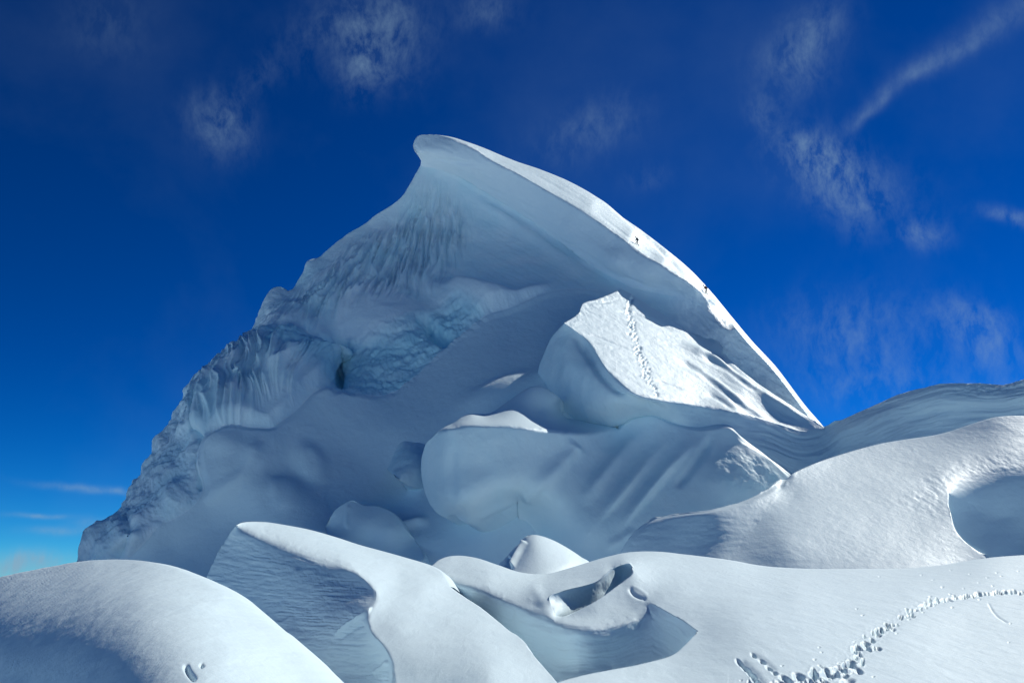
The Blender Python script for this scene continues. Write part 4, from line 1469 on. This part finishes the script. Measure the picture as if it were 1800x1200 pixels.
def build_ground():
    """The wide snow plateau under everything, out to the horizon."""
    n = 140
    r = np.concatenate([[0], np.geomspace(6, 22000, n)])
    a = np.linspace(0, 2 * np.pi, 121)[:-1]
    R, A = np.meshgrid(r, a, indexing='ij')
    X, Y = R * np.sin(A), R * np.cos(A) + 40
    Z = -2.6 - 30 * sstep(30, 600, R) + 3.0 * (fbm(np.column_stack([X.ravel() / 120., Y.ravel() / 120., 0 * X.ravel()]), 3).reshape(X.shape)) * sstep(20, 200, R)
    Z -= 260 * sstep(500, 12000, R)
    V = np.column_stack([X.ravel(), Y.ravel(), Z.ravel()])
    m = len(a)
    T = []
    for i in range(len(r) - 1):
        for j in range(m):
            p, q = i * m + j, i * m + (j + 1) % m
            T += [(p, q, q + m), (p, q + m, p + m)]
    o = make_mesh('ground', V, np.array(T), M_far)
    tag(o, kind='structure', label='wide snow plateau under the whole scene')


PK, pk_root = build_peak()
BL, bl_root = build_block()
build_mounds()
build_dune()
FD, fd_root = build_field()
build_wave()
build_dome()
build_cone()
build_ground()


# ------------------------------------------------------------------ climbers
def plain(name, color, rough=0.6, metal=0.0):
    m = bpy.data.materials.new(name)
    m.use_nodes = True
    b = m.node_tree.nodes['Principled BSDF']
    n = m.node_tree.nodes.new('ShaderNodeTexNoise')
    n.inputs['Scale'].default_value = 14
    r = m.node_tree.nodes.new('ShaderNodeMix')
    r.data_type = 'RGBA'
    r.inputs['A'].default_value = (*[c * .8 for c in color], 1)
    r.inputs['B'].default_value = (*[min(1, c * 1.2) for c in color], 1)
    m.node_tree.links.new(n.outputs[0], r.inputs['Factor'])
    m.node_tree.links.new(r.outputs['Result'], b.inputs['Base Color'])
    b.inputs['Roughness'].default_value = rough
    b.inputs['Metallic'].default_value = metal
    return m


M_black = plain('black_cloth', (0.012, 0.013, 0.02))
M_navy = plain('navy_cloth', (0.012, 0.018, 0.045))
M_red = plain('dark_red_cloth', (0.09, 0.006, 0.015))
M_skin = plain('skin', (0.42, 0.24, 0.17), 0.5)
M_steel = plain('steel', (0.25, 0.26, 0.28), 0.35, 0.9)
M_pack = plain('pack_cloth', (0.03, 0.03, 0.035))


def skin_mesh(joints, edges, name):
    """joints: [(x, y, z, radius)]; the first is the root. Returns an evaluated, smooth mesh."""
    me = bpy.data.meshes.new(name)
    me.from_pydata([j[:3] for j in joints], edges, [])
    o = bpy.data.objects.new(name, me)
    COL.objects.link(o)
    sk = o.modifiers.new('skin', 'SKIN')
    sk.use_smooth_shade = True
    sv = me.skin_vertices[0].data
    for k, j in enumerate(joints):
        r = j[3]
        sv[k].radius = r if isinstance(r, tuple) else (r, r)
        sv[k].use_root = (k == 0)
    ss = o.modifiers.new('sub', 'SUBSURF')
    ss.levels = ss.render_levels = 2
    bpy.context.view_layer.update()
    ev = o.evaluated_get(bpy.context.evaluated_depsgraph_get())
    out = bpy.data.meshes.new_from_object(ev)
    bpy.data.objects.remove(o, do_unlink=True)
    for p in out.polygons:
        p.use_smooth = True
    return out


def box_mesh(sx, sy, sz, bev=0.25):
    import bmesh
    bm = bmesh.new()
    bmesh.ops.create_cube(bm, size=1)
    for v in bm.verts:
        v.co.x *= sx; v.co.y *= sy; v.co.z *= sz
        if v.co.z > 0:
            v.co.x *= .85; v.co.y *= .8
    bmesh.ops.bevel(bm, geom=bm.edges[:], offset=min(sx, sy, sz) * bev, segments=3, affect='EDGES')
    me = bpy.data.meshes.new('m')
    bm.to_mesh(me)
    bm.free()
    for p in me.polygons:
        p.use_smooth = True
    return me


def link(name, me, mat, parent=None, loc=(0, 0, 0), rot=(0, 0, 0)):
    o = bpy.data.objects.new(name, me)
    COL.objects.link(o)
    if mat is not None:
        me.materials.append(mat)
    o.location = loc
    o.rotation_euler = rot
    if parent is not None:
        o.parent = parent
    return o


def climber(feet, heading, jacket, trousers, lean, stride, label, reach):
    """A mountaineer facing local +X; lean forwards in metres at the head, stride between the boots."""
    L = lean
    J = [(0.02, 0, .92, (.15, .12)),                     # 0 pelvis
         (0.10 * L / .3, 0, 1.12, (.14, .11)),           # 1 waist
         (0.55 * L, 0, 1.34, (.18, .12)),                # 2 chest
         (0.80 * L, 0, 1.50, .065),                      # 3 neck
         (1.05 * L, 0, 1.60, .085),                      # 4 head low
         (1.12 * L, 0, 1.71, .105),                      # 5 head
         # left leg (front)
         (0.04, .11, .86, .10), (stride * .55 + .10, .13, .50, .072), (stride * .5, .14, .12, .052), (stride * .5, .14, .05, .055), (stride * .5 + .16, .14, .03, .045),
         # right leg (rear)
         (0.0, -.11, .86, .10), (-stride * .15 + .06, -.13, .48, .072), (-stride * .5, -.14, .12, .052), (-stride * .5, -.14, .05, .055), (-stride * .5 + .16, -.14, .03, .045),
         # left arm reaching to the axe
         (0.56 * L, .20, 1.40, .065), (0.56 * L + reach * .35, .27, 1.16, .05), (0.56 * L + reach, .24, 1.06, .038), (0.56 * L + reach + .08, .23, 1.04, .036),
         # right arm
         (0.56 * L, -.20, 1.40, .065), (0.56 * L + reach * .10, -.28, 1.13, .05), (0.56 * L + reach * .7, -.24, .98, .038), (0.56 * L + reach * .7 + .08, -.23, .96, .036)]
    E = [(0, 1), (1, 2), (2, 3), (3, 4), (4, 5), (0, 6), (6, 7), (7, 8), (8, 9), (9, 10), (0, 11), (11, 12), (12, 13), (13, 14), (14, 15),
         (2, 16), (16, 17), (17, 18), (18, 19), (2, 20), (20, 21), (21, 22), (22, 23)]
    me = skin_mesh(J, E, 'person')
    for m in (jacket, trousers, M_skin, M_black):
        me.materials.append(m)
    for p in me.polygons:
        c = p.center
        k = 0 if c.z > .93 else 1
        if c.z < .16:
            k = 3
        if c.z > 1.54 and c.x > 1.02 * L:
            k = 2
        p.material_index = k
    o = link('person', me, None, None, feet, (0, 0, heading))
    o.scale = (1.22,) * 3
    tag(o, label=label, category='person', group='climbers on the summit ridge')
    hm = box_mesh(.27, .23, .17, .45)
    link('helmet', hm, M_red if jacket is M_red else M_black, o, (1.10 * L, 0, 1.79), (0, .2, 0))
    pk = link('backpack', box_mesh(.24, .32, .52, .3), M_pack, o, (.42 * L - .22, 0, 1.30), (0, .35 + L * .5, 0))
    link('lid', box_mesh(.22, .28, .12, .4), M_pack, pk, (0, 0, .30))
    # nose and eyes so the head reads as one
    link('nose', box_mesh(.04, .03, .05, .4), M_skin, o, (1.12 * L + .115, 0, 1.68))
    # axe held in the leading hand
    import bmesh
    bm = bmesh.new()

    def rod(a, b, r):
        a, b = Vector(a), Vector(b)
        ret = bmesh.ops.create_cone(bm, segments=8, radius1=r, radius2=r, depth=(b - a).length, cap_ends=True)
        q = (b - a).to_track_quat('Z', 'Y')
        for v in ret['verts']:
            v.co = q @ v.co + (a + b) / 2
    hx = 0.56 * L + reach + .11
    rod((hx, .23, 1.05), (hx + .12, .23, .45), .014)
    rod((hx - .13, .23, 1.04), (hx + .10, .23, 1.09), .012)
    me2 = bpy.data.meshes.new('ice_axe')
    bm.to_mesh(me2)
    bm.free()
    ax = link('ice_axe', me2, M_steel, None, feet, (0, 0, heading))
    ax.scale = (1.22,) * 3
    tag(ax, label='long ice axe planted in the snow by the ' + ('upper' if jacket is not M_red else 'lower') + ' climber', category='ice axe')
    return o


def surface_at(S, px, py, faces):
    ok = S.mask(*faces) > 0
    d = np.where(ok, np.hypot(S.P[:, 0] - px, S.P[:, 1] - py), 1e9)
    return Vector(S.V[int(d.argmin())])


p1 = surface_at(PK, 1121, 431.5, ['slope'])
climber(p1 - Vector((0, 0, .06)), math.radians(200), M_navy, M_black, 0.34, 0.62,
        'upper climber in dark navy clothes with a backpack, stooping on the sunlit summit ridge', .30)
p2 = surface_at(PK, 1243, 516, ['slope'])
climber(p2 - Vector((0, 0, .06)), math.radians(188), M_red, M_black, 0.50, 0.40,
        'lower climber in a dark red jacket leaning forward on the summit ridge', .42)
